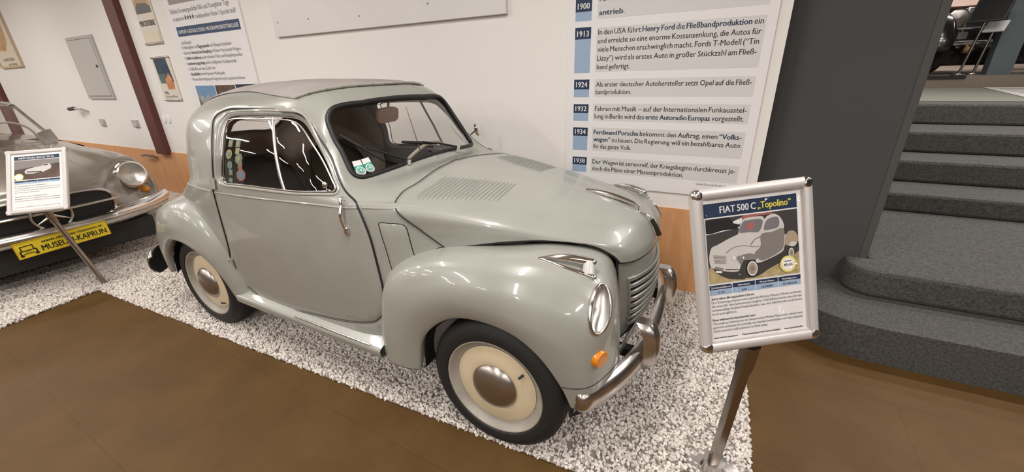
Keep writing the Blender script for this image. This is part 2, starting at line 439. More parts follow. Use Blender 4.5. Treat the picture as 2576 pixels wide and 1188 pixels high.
# main body of the small car, near side; rows front to rear, columns sill to roof centre
BODY = [
 R((-.10,.41,0.240),(-.10,.42,.50),(-.10,.42,.72),(-.10,.415,.905),(-.10,.36,.933),(-.10,.27,.945),(-.10,.18,.951),(-.10,.09,.956),(-.10,0,.960)),
 R((-.35,.50,0.240),(-.35,.51,.50),(-.35,.51,.72),(-.36,.495,.925),(-.36,.44,.955),(-.36,.33,.972),(-.36,.22,.983),(-.36,.11,.989),(-.36,0,.992)),
 R((-.50,.555,0.250),(-.50,.57,.50),(-.50,.572,.72),(-.50,.55,.93),(-.50,.505,.96),(-.50,.41,.985),(-.51,.29,1.003),(-.51,.15,1.013),(-.51,0,1.016)),
 R((-.66,.585,0.260),(-.66,.60,.50),(-.66,.603,.72),(-.64,.585,.93),(-.63,.558,.963),(-.65,.515,.99),(-.685,.45,1.012),(-.65,.23,1.026),(-.63,0,1.032)),
 R((-.80,.59,0.265),(-.80,.605,.50),(-.80,.608,.72),(-.80,.595,.928),(-.775,.575,.982),(-.78,.522,1.068),(-.785,.425,1.16),(-.755,.21,1.178),(-.745,0,1.183)),
 R((-1.0,.59,0.265),(-1.0,.607,.50),(-1.0,.612,.72),(-.96,.60,.925),(-.94,.586,.985),(-.91,.54,1.13),(-.885,.405,1.305),(-.87,.20,1.335),(-.86,0,1.342)),
 R((-1.2,.59,0.265),(-1.2,.607,.50),(-1.2,.615,.72),(-1.16,.605,.92),(-1.14,.593,.985),(-1.10,.553,1.14),(-1.05,.465,1.318),(-1.0,.28,1.380),(-.97,0,1.388)),
 R((-1.4,.585,0.270),(-1.4,.602,.50),(-1.4,.612,.72),(-1.40,.605,.915),(-1.40,.595,.98),(-1.38,.56,1.13),(-1.36,.47,1.30),(-1.34,.28,1.390),(-1.32,0,1.408)),
 R((-1.62,.57,0.280),(-1.62,.59,.50),(-1.62,.60,.72),(-1.63,.597,.91),(-1.64,.587,.97),(-1.66,.553,1.11),(-1.68,.46,1.27),(-1.68,.28,1.375),(-1.68,0,1.400)),
 R((-1.84,.55,0.290),(-1.84,.57,.50),(-1.84,.58,.72),(-1.84,.57,.895),(-1.85,.545,.96),(-1.88,.513,1.08),(-1.92,.432,1.24),(-1.95,.26,1.33),(-1.97,0,1.352)),
 R((-2.08,.52,0.300),(-2.08,.54,.50),(-2.08,.55,.70),(-2.06,.50,.85),(-2.04,.455,.93),(-2.06,.418,1.05),(-2.11,.35,1.175),(-2.16,.21,1.245),(-2.19,0,1.262)),
 R((-2.34,.46,0.310),(-2.34,.48,.50),(-2.34,.47,.68),(-2.27,.42,.80),(-2.20,.36,.88),(-2.21,.32,.98),(-2.26,.26,1.06),(-2.31,.15,1.105),(-2.34,0,1.115)),
 R((-2.54,.33,0.320),(-2.56,.34,.50),(-2.54,.33,.64),(-2.45,.30,.74),(-2.38,.28,.80),(-2.38,.25,.86),(-2.41,.18,.90),(-2.44,.10,.92),(-2.46,0,.925)),
 R((-2.62,.12,0.340),(-2.65,.12,.50),(-2.63,.12,.60),(-2.56,.11,.68),(-2.52,.10,.72),(-2.51,.09,.75),(-2.52,.06,.77),(-2.53,.03,.78),(-2.54,0,.78)),
]
# bonnet: rows from rear seam to front lip, columns fender line to ridge
HOOD = [
 R((-.246,.470,.783),(-.341,.499,.858),(-.438,.518,.934),(-.472,.44,.9725),(-.472,.335,.991),(-.500,.17,1.009),(-.52,0,1.016)),
 R((-.12,.450,.812),(-.17,.463,.868),(-.235,.465,.921),(-.245,.385,.953),(-.25,.27,.971),(-.265,.13,.981),(-.275,0,.986)),
 R((.00,.425,.836),(-.02,.432,.872),(-.04,.42,.900),(-.04,.335,.931),(-.045,.22,.948),(-.05,.11,.956),(-.055,0,.960)),
 R((.115,.388,.846),(.115,.388,.856),(.12,.373,.870),(.12,.295,.904),(.13,.19,.924),(.135,.095,.933),(.14,0,.937)),
 R((.22,.352,.845),(.245,.343,.845),(.26,.323,.851),(.275,.25,.876),(.29,.16,.893),(.30,.08,.901),(.305,0,.904)),
 R((.305,.318,.824),(.34,.298,.824),(.36,.27,.826),(.38,.205,.838),(.395,.13,.850),(.405,.065,.852),(.41,0,.854)),
 R((.36,.293,.79),(.393,.262,.79),(.412,.228,.790),(.432,.168,.790),(.445,.11,.790),(.452,.055,.790),(.455,0,.790)),
 R((.385,.28,.760),(.412,.248,.755),(.430,.212,.751),(.447,.157,.747),(.459,.10,.744),(.464,.05,.742),(.466,0,.741)),
]
# front wing: rows rear bottom over the wheel to front bottom, columns wheel-arch lip to inner joint
FENDER = [
 R((-.335,.600,.275),(-.340,.622,.270),(-.40,.634,.265),(-.47,.630,.262),(-.53,.612,.260),(-.555,.575,.262)),
 R((-.305,.600,.420),(-.308,.627,.420),(-.37,.643,.430),(-.45,.637,.440),(-.515,.615,.450),(-.545,.565,.450)),
 R((-.240,.600,.510),(-.243,.629,.517),(-.31,.647,.560),(-.385,.637,.610),(-.45,.607,.650),(-.49,.545,.680)),
 R((-.130,.600,.585),(-.132,.632,.592),(-.17,.649,.655),(-.21,.635,.715),(-.245,.585,.775),(-.265,.475,.785)),
 R((.000,.600,.605),(.000,.632,.613),(.00,.648,.680),(.00,.630,.755),(.00,.555,.82),(.00,.40,.815)),
 R((.120,.600,.585),(.125,.630,.592),(.155,.642,.660),(.185,.613,.740),(.215,.520,.818),(.19,.345,.828)),
 R((.220,.600,.520),(.225,.624,.525),(.312,.622,.588),(.388,.572,.672),(.394,.474,.748),(.345,.285,.785)),
 R((.290,.590,.420),(.295,.612,.420),(.373,.600,.450),(.415,.535,.500),(.430,.420,.560),(.392,.280,.620)),
 R((.325,.585,.330),(.330,.600,.330),(.38,.580,.335),(.42,.500,.340),(.432,.400,.350),(.40,.280,.400)),
]
# rear wing: rows front bottom over the wheel to rear tip
RFENDER = [
 R((-1.665,.585,.300),(-1.663,.605,.300),(-1.645,.615,.300),(-1.615,.612,.300),(-1.58,.600,.300),(-1.54,.570,.300)),
 R((-1.70,.590,.400),(-1.698,.618,.402),(-1.68,.628,.410),(-1.65,.622,.420),(-1.615,.607,.430),(-1.575,.578,.440)),
 R((-1.765,.595,.485),(-1.763,.630,.490),(-1.745,.642,.515),(-1.715,.635,.550),(-1.68,.612,.585),(-1.635,.572,.61)),
 R((-1.86,.600,.545),(-1.86,.640,.552),(-1.85,.650,.595),(-1.83,.640,.655),(-1.80,.610,.715),(-1.75,.545,.750)),
 R((-1.97,.600,.575),(-1.97,.642,.583),(-1.975,.652,.635),(-1.975,.638,.71),(-1.96,.600,.775),(-1.92,.51,.815)),
 R((-2.10,.600,.57),(-2.10,.640,.578),(-2.12,.645,.63),(-2.14,.627,.70),(-2.15,.580,.765),(-2.12,.475,.81)),
 R((-2.20,.600,.51),(-2.20,.638,.515),(-2.24,.636,.56),(-2.30,.608,.635),(-2.36,.55,.695),(-2.37,.43,.73)),
 R((-2.265,.600,.420),(-2.27,.632,.422),(-2.32,.626,.45),(-2.41,.590,.50),(-2.51,.51,.55),(-2.55,.37,.60)),
 R((-2.295,.600,.320),(-2.30,.622,.318),(-2.35,.612,.318),(-2.42,.575,.335),(-2.50,.49,.37),(-2.54,.35,.41)),
]
# ---------- trimmed pieces of a grid surface ----------
def smooth_loop(pts, step, closed=True, sharp=()):
    """closed Catmull-Rom through parameter points, even spacing (points already in metres)"""
    P = np.asarray(pts, float); n = len(P); out = []
    rng_ = n if closed else n - 1
    for i in range(rng_):
        p0, p1, p2, p3 = (P[(i + k - 1) % n] if closed else P[min(max(i + k - 1, 0), n - 1)] for k in range(4))
        m = max(2, int(np.linalg.norm(p2 - p1) / step) + 1)
        # centripetal-ish tangents to avoid overshoot
        d1 = np.linalg.norm(p1 - p0) + 1e-9; d2 = np.linalg.norm(p2 - p1) + 1e-9; d3 = np.linalg.norm(p3 - p2) + 1e-9
        t1 = (p2 - p0) / (d1 + d2) * d2; t2 = (p3 - p1) / (d2 + d3) * d2
        for k in range(m):
            f = k / m; f2 = f * f; f3 = f2 * f
            out.append((2 * f3 - 3 * f2 + 1) * p1 + (f3 - 2 * f2 + f) * t1 + (-2 * f3 + 3 * f2) * p2 + (f3 - f2) * t2)
    if not closed: out.append(P[-1])
    return np.array(out)
def inside(poly, q):
    x, y = q[:, 0], q[:, 1]; r = np.zeros(len(q), bool); n = len(poly); j = n - 1
    for i in range(n):
        xi, yi = poly[i]; xj, yj = poly[j]
        c = ((yi > y) != (yj > y)) & (x < (xj - xi) * (y - yi) / (yj - yi + 1e-15) + xi)
        r ^= c; j = i
    return r
def dist_loop(poly, q):
    a = poly; b = np.roll(poly, -1, 0); d = np.full(len(q), 9.0)
    for i in range(len(a)):
        e = b[i] - a[i]; L = e @ e + 1e-15; w = q - a[i]; t = np.clip(w @ e / L, 0, 1)
        d = np.minimum(d, np.linalg.norm(w - t[:, None] * e, axis=1))
    return d
def normals(grid, u, t, centre):
    h = 1e-3; P = S(grid, u, t)
    N = np.cross(S(grid, u + h, t) - S(grid, u - h, t), S(grid, u, t + h) - S(grid, u, t - h))
    N /= np.linalg.norm(N, axis=1)[:, None] + 1e-12
    o = P - np.asarray(centre); o[:, 0] = np.where(np.isfinite(o[:, 0]), o[:, 0], 0)
    sg = np.sign((N * o).sum(1)); sg[sg == 0] = 1
    return N * sg[:, None]
CENT = {}
def surf(name, uv, off=0.0):
    """points on a named surface, pushed out by off"""
    uv = np.asarray(uv, float); g = SURF[name]
    P = S(g, uv[:, 0], uv[:, 1])
    if off is None: return P
    N = normals(g, uv[:, 0], uv[:, 1], np.stack([P[:, 0] * CX[name][0] + CX[name][1], np.full(len(P), CX[name][2]), np.full(len(P), CX[name][3])], 1))
    return P + N * np.asarray(off).reshape(-1, 1) if np.ndim(off) else P + N * off
def trim(name, outer, holes=(), step=.02, su=.2, st=.16, roll=.004, ring=.007, off=0.0, extra=None, hole_roll=None, keep=None):
    """triangulated patch: outer/holes are loops of (u, t); rolled-in edge"""
    sc = np.array([su, st]); g = np.asarray(SURF[name]); nu, nt_ = g.shape[:2]
    out = np.asarray(outer, float) * sc; hs = [np.asarray(h, float) * sc for h in holes]
    mn, mx = out.min(0), out.max(0)
    gx, gy = np.meshgrid(np.arange(mn[0], mx[0], step), np.arange(mn[1], mx[1], step), indexing='ij')
    q = np.stack([gx.ravel(), gy.ravel()], 1)
    loops = [out] + hs
    def valid(q, m):
        k = inside(out, q)
        for h in hs: k &= ~inside(h, q)
        for l in loops: k &= dist_loop(l, q) > m
        return k
    q = q[valid(q, max(ring * 1.5, step * .5))]
    rings = []
    if ring:
        for l in loops:
            e = np.roll(l, -1, 0) - np.roll(l, 1, 0); n = np.stack([e[:, 1], -e[:, 0]], 1); n /= np.linalg.norm(n, axis=1)[:, None] + 1e-12
            for s in (1, -1):
                c = l + n * ring * s
                rings.append(c[valid(c, ring * .8)])
    lim = np.array([(nu - 1) * su, (nt_ - 1) * st])
    V = []; E = []; B = []
    for li, l in enumerate(loops):
        ok = (l[:, 0] >= -1e-9) & (l[:, 1] >= -1e-9) & (l[:, 0] <= lim[0] + 1e-9) & (l[:, 1] <= lim[1] + 1e-9)
        idx = {}
        for i in np.nonzero(ok)[0]: idx[i] = len(V); V.append(l[i]); B.append(li + 1)
        for i in range(len(l)):
            j = (i + 1) % len(l)
            if i in idx and j in idx: E.append((idx[i], idx[j]))
    for r in rings:
        for c in r: V.append(c); B.append(0)
    if out[:, 1].max() > lim[1] + 1e-6:            # loop runs over the mirror seam: make the seam an edge
        us = np.arange(out[:, 0].min(), out[:, 0].max(), step); c = np.stack([us, np.full(len(us), lim[1])], 1); c = c[valid(c, step * .4)]
        k0 = len(V)
        for w in c: V.append(w); B.append(0)
        E += [(k0 + i, k0 + i + 1) for i in range(len(c) - 1) if abs(c[i + 1][0] - c[i][0]) < step * 1.5]
    for c in q: V.append(c); B.append(0)
    r = delaunay_2d_cdt([Vector((float(c[0]), float(c[1]))) for c in V], E, [], 0, 1e-6)
    vo = np.array([(c.x, c.y) for c in r[0]]); fo = np.array([f for f in r[2] if len(f) == 3]); orig = r[3]
    b = np.array([max([B[k] for k in o if k < len(B)] or [0]) for o in orig])
    ce = vo[fo].mean(1); k = inside(out, ce)
    for h in hs: k &= ~inside(h, ce)
    a2 = np.abs(np.cross(vo[fo[:, 1]] - vo[fo[:, 0]], vo[fo[:, 2]] - vo[fo[:, 0]])); k &= a2 > 1e-9; k &= (ce[:, 1] < lim[1]) & (ce[:, 0] > 0)
    fo = fo[k]
    used = np.unique(fo); rm = np.full(len(vo), -1); rm[used] = np.arange(len(used)); fo = rm[fo]; vo = vo[used]; b = b[used]
    d = np.full(len(vo), off, float)
    d[b == 1] -= roll
    d[b > 1] -= roll if hole_roll is None else hole_roll
    uv = vo / sc
    # vertices on the mirror seam stay put
    seam = uv[:, 1] > nt_ - 1 - 1e-4
    d[seam] = off
    P = surf(name, uv, d)
    if keep is not None:
        km = keep(P)[fo].all(1); fo = fo[km]
    # outward orientation
    A = P[fo]; n = np.cross(A[:, 1] - A[:, 0], A[:, 2] - A[:, 0])
    ref = surf(name, uv[fo].mean(1), .01) - surf(name, uv[fo].mean(1), 0)
    fl = (n * ref).sum(1) < 0; fo[fl] = fo[fl][:, ::-1]
    return P, fo
def half_and_mirror(P, f):
    us = np.unique(f); rm = np.full(len(P), -1); rm[us] = np.arange(len(us)); P = P[us]; f = rm[f]
    m = MB(); m.add(P, f.tolist()); Q = P * np.array([1, -1, 1]); m.add(Q, f[:, ::-1].tolist()); return m
def loop_uv(pts, step=.012, su=.2, st=.16):
    sc = np.array([su, st]); return smooth_loop(np.asarray(pts, float) * sc, step) / sc
def grow(uv, d, su=.2, st=.16):
    """offset a closed (u, t) loop outwards by d metres"""
    sc = np.array([su, st]); l = np.asarray(uv) * sc; e = np.roll(l, -1, 0) - np.roll(l, 1, 0)
    n = np.stack([e[:, 1], -e[:, 0]], 1); n /= np.linalg.norm(n, axis=1)[:, None] + 1e-12
    a = .5 * np.sum(l[:, 0] * np.roll(l[:, 1], -1) - np.roll(l[:, 0], -1) * l[:, 1])
    return (l + n * d * (1 if a > 0 else -1)) / sc
# ================= the small grey car =================
SURF = {'BODY': np.array(BODY), 'HOOD': np.array(HOOD), 'FENDER': np.array(FENDER), 'RFENDER': np.array(RFENDER)}
# centre used to tell outside from inside: (kx, x0, y, z) -> x = kx * P.x + x0
CX = {'BODY': (.75, -.30, 0, .66), 'HOOD': (.6, -.05, 0, .5), 'FENDER': (0, -.02, -.40, .40), 'RFENDER': (0, -2.0, -.40, .36)}
WIN = [(7.24,5.72),(6.73,5.71),(6.18,5.66),(5.72,5.62),(5.40,5.54),(4.91,5.33),(4.20,5.09),(3.72,4.63),(3.65,4.44),(3.73,4.21),(4.43,3.97),(5.30,3.87),(6.70,3.86),(7.11,3.83),(7.25,4.03),(7.27,4.26),(7.25,4.70),(7.27,5.15),(7.28,5.53)]
DOOR = [(7.43,6.03),(6.97,5.99),(6.41,5.91),(6.06,5.87),(5.77,5.82),(5.35,5.69),(4.81,5.52),(3.88,5.35),(2.98,4.15),(2.62,3.07),(2.26,2.37),(2.12,1.59),(2.14,1.15),(2.20,.94),(2.33,.78),(2.68,.60),(3.85,.44),(4.88,.34),(5.98,.26),(6.80,.26),(7.35,.27),(7.90,.48),(8.13,.77),(7.87,1.51),(7.75,2.30),(7.68,3.03),(7.53,4.65),(7.60,5.46),(7.65,5.83)]
WIND = [(3.13,9.0),(3.13,8.0),(3.11,7.4),(3.06,6.8),(3.03,6.4),(3.06,6.15),(3.20,6.02),(3.5,5.96),(4.03,5.86),(4.45,5.85),(4.68,5.90),(4.79,6.08),(4.80,6.35),(4.80,6.9),(4.80,7.5),(4.80,8.0),(4.80,9.0)]
REAR = [(10.0,9.0),(10.0,8.0),(10.02,7.0),(10.10,6.5),(10.3,6.32),(10.8,6.3),(11.02,6.42),(11.12,6.9),(11.15,8.0),(11.15,9.0)]
win = loop_uv(WIN); door = loop_uv(DOOR); wind = loop_uv(WIND); rear_w = loop_uv(REAR)
def xz_loop(name, cx, cz, r, n=64, a=3):
    """circle in side view expressed on the surface parameters"""
    g = SURF[name]; nu, nt_ = g.shape[:2]
    U, T = np.meshgrid(np.linspace(0, nu - 1, (nu - 1) * 12 + 1), np.linspace(0, a, a * 12 + 1), indexing='ij')
    P = S(g, U.ravel(), T.ravel()); out = []
    for k in range(n):
        x, z = cx + r * math.cos(2 * PI * k / n), cz + r * math.sin(2 * PI * k / n)
        i = np.argmin((P[:, 0] - x) ** 2 + (P[:, 2] - z) ** 2); u, t = U.ravel()[i], T.ravel()[i]
        for _ in range(6):
            h = 1e-4; p = S(g, [u], [t])[0]; du = (S(g, [u + h], [t])[0] - p) / h; dt = (S(g, [u], [t + h])[0] - p) / h
            J = np.array([[du[0], dt[0]], [du[2], dt[2]]]); e = np.array([x - p[0], z - p[2]])
            try: d = np.linalg.solve(J, e)
            except Exception: break
            u = min(max(u + max(-.3, min(.3, d[0])), -.3), nu - 1); t = t + max(-.3, min(.3, d[1]))
        out.append((u, max(t, -.6)))
    return np.array(out)

car = thing('small_car', 'small grey-green vintage two-door car with grey fabric roof on white gravel', 'car', (0, 0, 0))

# --- body shell -------------------------------------------------------
def build_shell():
    sc = np.array([.2, .16]); n = 14
    ring_ = []
    for a, b in (((.02, 0), (12.98, 0)), ((12.98, 0), (12.98, 8)), ((12.98, 8), (.02, 8)), ((.02, 8), (.02, 0))):
        a, b = np.array(a), np.array(b); m = int(np.linalg.norm((b - a) * sc) / .02)
        ring_ += [tuple(a + (b - a) * k / m) for k in range(m)]
    arch = xz_loop('BODY', -2.0, .285, .345)
    P, f = trim('BODY', ring_, [door, wind, rear_w, arch], step=.022, roll=0, ring=.007, hole_roll=.006)
    half_and_mirror(P, f).build('body_shell', 'paint', car, angle=50, weld=True)
    # lining behind the shell, with the same openings
    P, f = trim('BODY', ring_, [grow(win, .012), grow(wind, .012), grow(rear_w, .012), arch], step=.05, roll=0, ring=0, off=-.022)
    half_and_mirror(P, f[:, ::-1]).build('cabin_lining', 'headliner', car, angle=0, weld=True)
build_shell()

def both(fn):
    for s in (1, -1): fn(s)
def side(mb, s):
    return mb if s == 1 else mb.mirror_y()

# --- doors --------------------------------------------------------------
KN = [('sticker_pale', 7.06, 5.14, .021, 4), ('sticker_pale', 6.85, 5.13, .021, 4), ('sticker_yellow', 6.84, 4.93, .019, 4), ('sticker_yellow', 7.07, 4.84, .022, 12), ('sticker_pale', 6.78, 4.72, .026, 7), ('sticker_red', 6.73, 4.53, .021, 4), ('sticker_pale', 7.03, 4.53, .020, 10), ('sticker_pale', 7.00, 4.31, .021, 4), ('sticker_pale', 7.01, 4.02, .022, 4), ('sticker_red', 6.70, 4.24, .033, 8)]
def make_door(s):
    hole = grow(win, .016)
    P, f = trim('BODY', grow(door, -.0035), [hole], step=.022, roll=.005, ring=.008, hole_roll=.014)
    d = side(MB().add(P, f.tolist()), s).build('door', 'paint', car, angle=0)
    # inner door skin, dark trim
    P, f = trim('BODY', grow(door, -.02), [grow(win, .02)], step=.06, roll=0, ring=0, off=-.05)
    side(MB().add(P, f[:, ::-1].tolist()), s).build('door_trim', 'seat_cloth', d, angle=0)
    # window pane, chrome edge, sliding-pane divider
    P, f = trim('BODY', win, [], step=.05, roll=0, ring=0, off=-.011)
    gl = side(MB().add(P, f.tolist()), s).build('window_pane', 'glass', d, angle=0)
    m = MB().tube(surf('BODY', win, -.007), .0038, 8, closed=True)
    dv = [(6.14, 5.70), (5.94, 5.2), (5.76, 4.8), (5.56, 4.35), (5.36, 3.88)]
    dp = smooth_loop(surf('BODY', dv, -.008), .03, closed=False)
    m.tube(dp, .009, 8, flat=.5)
    side(m, s).build('window_frame', 'chrome_worn', d)
    # raised painted moulding round the window and belt bead
    m = MB().tube(surf('BODY', grow(win, .030), -.001), .0065, 8, closed=True)
    bead = [(7.63, 2.98), (6.6, 3.0), (5.44, 3.02), (4.3, 3.04), (3.11, 3.05), (2.66, 3.08)]
    m.tube(smooth_loop(surf('BODY', bead, -.0025), .03, closed=False), .0055, 8)
    side(m, s).build('door_moulding', 'paint_bead', d)
    # rubber seal in the door gap, thicker along the front edge
    dl = grow(door, 0); ps = surf('BODY', dl, -.001)
    fr = np.array([.0045 if (u < 4.2 and 1.0 < t < 5.3) else .0012 if t < .9 else .0026 for u, t in dl])
    side(MB().tube(ps, list(fr), 6, closed=True), s).build('door_seal', 'rubber', d)
    # handle
    hp = surf('BODY', [(3.17, 3.72), (3.14, 3.45), (3.08, 3.15), (3.03, 2.85), (2.99, 2.60)], [.012, .022, .016, .026, .012])
    m = MB().tube(smooth_loop(hp, .01, closed=False), [.0075] * len(smooth_loop(hp, .01, closed=False)), 10)
    q = surf('BODY', [(2.97, 2.53)], .006)[0]; m.ell(q, (.013, .010, .022), 14, 8)
    side(m, s).build('door_handle', 'chrome', d)
    # lock knob of the sliding pane
    q = surf('BODY', [(3.97, 4.38)], .002)[0]; side(MB().ell(q, (.013, .010, .015), 14, 8), s).build('window_knob', 'chrome_worn', d)
    # hinges at the rear edge
    for a, b in (((7.60, 4.05), (7.63, 3.15)), ((8.03, 1.12), (8.07, .80))):
        p0, p1 = surf('BODY', [a, b], .006); e = Vector(p1 - p0); L = e.length; M = Matrix.Translation(Vector((p0 + p1) / 2)) @ e.to_track_quat('Z', 'Y').to_matrix().to_4x4()
        m = MB().tube([p0, p1], .008, 8); dirx = Vector((1, 0, 0))
        q0, q1 = Vector(p0), Vector(p1); w = Vector((.036, .001, .003))
        m.add([q0, q1, q1 + w, q0 + w], [(0, 1, 2, 3)]); m.add([q0 + Vector((0, -.004, 0)), q1 + Vector((0, -.004, 0)), q1 + w + Vector((0, -.004, 0)), q0 + w + Vector((0, -.004, 0))], [(0, 1, 2, 3)])
        side(m, s).build('hinge', 'paint_bead', d, smooth=False)
    if s == 1:
        for mt, u, t, r, k in KN:
            def rim(q): return np.array([(u + q * r / .19 * math.cos(a) * .78, t + q * r / .16 * math.sin(a)) for a in np.linspace(0, 2 * PI, k + 1)[:-1] + (PI / 4 if k == 4 else PI / 8 if k == 8 else .3)])
            o = MB().poly(surf('BODY', rim(1.0), -.0095)).build('window_sticker', mt, gl, smooth=False)
            f2 = {'sticker_pale': 'sticker_yellow', 'sticker_yellow': 'sticker_pale', 'sticker_red': 'sticker_pale'}[mt]
            if k == 8: o['label'] = 'octagonal sticker with reddish border'
            if k == 8 or r > .0205: MB().poly(surf('BODY', rim(.68 if k == 8 else .5), -.0088)).build('sticker_face', 'sticker_sky' if k == 8 else f2, o, smooth=False)
both(make_door)

# --- windscreen -----------------------------------------------------------
wclip = [(u, t) for u, t in wind if t <= 8.0]
def full_line(uv, off):
    a = surf('BODY', uv, off); b = a[::-1] * np.array([1, -1, 1]); return a, b
def build_screen():
    w2 = [(u, min(t, 8.0)) for u, t in wind]
    P, f = trim('BODY', wind, [], step=.04, roll=0, ring=0, off=-.008)
    g = half_and_mirror(P, f).build('windscreen', 'glass', car, angle=0, weld=True)
    uv = [q for q in wind if q[1] <= 7.999]
    # order from lower centre round to upper centre
    i0 = max(range(len(wind)), key=lambda i: np.linalg.norm(np.array(wind[i]) - np.array(wind[i - 1]))) if False else 0
    uv = np.array(uv)
    a = surf('BODY', uv, .001); b = a[::-1] * np.array([1, -1, 1])
    MB().tube(np.concatenate([a, b]), .0105, 10, closed=True).build('screen_seal', 'rubber', g)
    P, f = trim('BODY', rear_w, [], step=.05, roll=0, ring=0, off=-.008)
    rg = half_and_mirror(P, f).build('rear_window', 'glass', car, angle=0, weld=True)
    uv = np.array([q for q in rear_w if q[1] <= 7.999]); a = surf('BODY', uv, .002); b = a[::-1] * np.array([1, -1, 1])
    MB().tube(np.concatenate([a, b]), .008, 8, closed=True).build('rear_window_seal', 'rubber', rg)
    # two toll stickers low in the near corner: white head over a green and white round
    for q in (((3.52, 6.11), (3.50, 6.31), (3.10, 6.33), (3.13, 6.10)), ((3.50, 6.33), (3.51, 6.49), (3.13, 6.52), (3.11, 6.34))):
        q = np.array(q)
        def at(a, b): a = (a + 1) / 2; b = (b + 1) / 2; return q[3] * (1 - a) * (1 - b) + q[2] * a * (1 - b) + q[0] * (1 - a) * b + q[1] * a * b
        def rnd(r, c=-.36, k=.62): return [at(r * math.cos(a), c + r * k * math.sin(a)) for a in np.linspace(0, 2 * PI, 29)[:-1]]
        m = MB()
        m.poly(surf('BODY', [at(-1, 1), at(-1, -.36)] + [at(math.cos(a), -.36 + .64 * math.sin(a)) for a in np.linspace(PI, 2 * PI, 16)] + [at(1, 1)], .001), 0)
        m.poly(surf('BODY', [at(-.97, -.2), at(.97, -.2), at(.97, .36), at(-.97, .36)], .0035), 1)
        for k, (r, mi) in enumerate(((.93, 0), (.72, 1), (.52, 0), (.42, 1), (.22, 0))): m.poly(surf('BODY', rnd(r), .0055 + .0012 * k), mi)
        m.build('toll_sticker', ['sticker_white', 'sticker_green'], g, smooth=False)
build_screen()
# wipers: pivot, arm, blade
def wiper(pv, arm, bl, fy=1):
    sg = np.array([1, fy, 1])
    p = surf('BODY', [pv], .0)[0] * sg; b = surf('BODY', bl, .020) * sg; a = surf('BODY', [arm], .026)[0] * sg
    m = MB().tube([b[0], (b[0] + b[1]) / 2, b[1]], [.006, .008, .006], 8)
    r = m.build('wiper', 'rubber', car); r['label'] = 'black wiper blade and arm on chrome pivot'
    MB().tube([p + np.array([0, 0, .022]), (p + a) / 2 + np.array([0, 0, .012]), a], [.0065, .0045, .0035], 8).build('wiper_arm', 'black', r)
    MB().cyl(p, p + np.array([.006, 0, .026]), .011, 14).build('wiper_pivot', 'chrome', r)
wiper((3.02, 7.2), (3.74, 6.35), [(4.16, 5.98), (3.30, 6.72)])
wiper((3.02, 7.05), (3.52, 7.75), [(3.66, 7.35), (3.36, 7.98)], 1) if False else None
def far_wiper():
    p = np.array([-.625, .19, 1.028]); b0 = np.array([-.705, -.145, 1.125]); b1 = np.array([-.672, .075, 1.085]); a = (b0 * .45 + b1 * .55)
    m = MB().tube([b0, (b0 + b1) / 2, b1], [.006, .008, .006], 8); r = m.build('wiper', 'rubber', car)
    MB().tube([p + np.array([0, 0, .022]), (p + a) / 2 + np.array([.01, 0, .018]), a + np.array([.006, 0, .006])], [.0065, .0045, .0035], 8).build('wiper_arm', 'black', r)
    MB().cyl(p, p + np.array([.006, 0, .026]), .011, 14).build('wiper_pivot', 'chrome', r)
far_wiper()

# --- fabric roof ---------------------------------------------------------------
def roof():
    o = [(5.60, 9.0), (5.60, 8.0), (5.64, 7.05), (5.74, 6.55), (5.86, 6.22), (6.1, 6.25), (6.62, 6.42), (7.05, 6.60), (7.47, 6.72), (8.1, 6.78), (8.8, 6.80), (9.25, 6.82), (9.4, 6.95), (9.42, 8.0), (9.42, 9.0)]
    uv = loop_uv(o); P, f = trim('BODY', uv, [], step=.03, roll=.004, ring=.010, off=.007)
    r = half_and_mirror(P, f).build('fabric_roof', 'roof_fabric', car, angle=0, weld=True)
    e = smooth_loop(surf('BODY', [(5.88, 6.20), (5.76, 6.52), (5.65, 7.05), (5.61, 7.5), (5.60, 8.0)], .008), .03, closed=False)
    e = np.concatenate([e, e[::-1][1:] * np.array([1, -1, 1])])
    m = MB().tube(e, .007, 8)
    for q in e[2:-2:3]: m.ell(q + np.array([.012, 0, .003]), (.004, .004, .004), 8, 5)
    m.build('roof_rail', 'paint_bead', r)
roof()

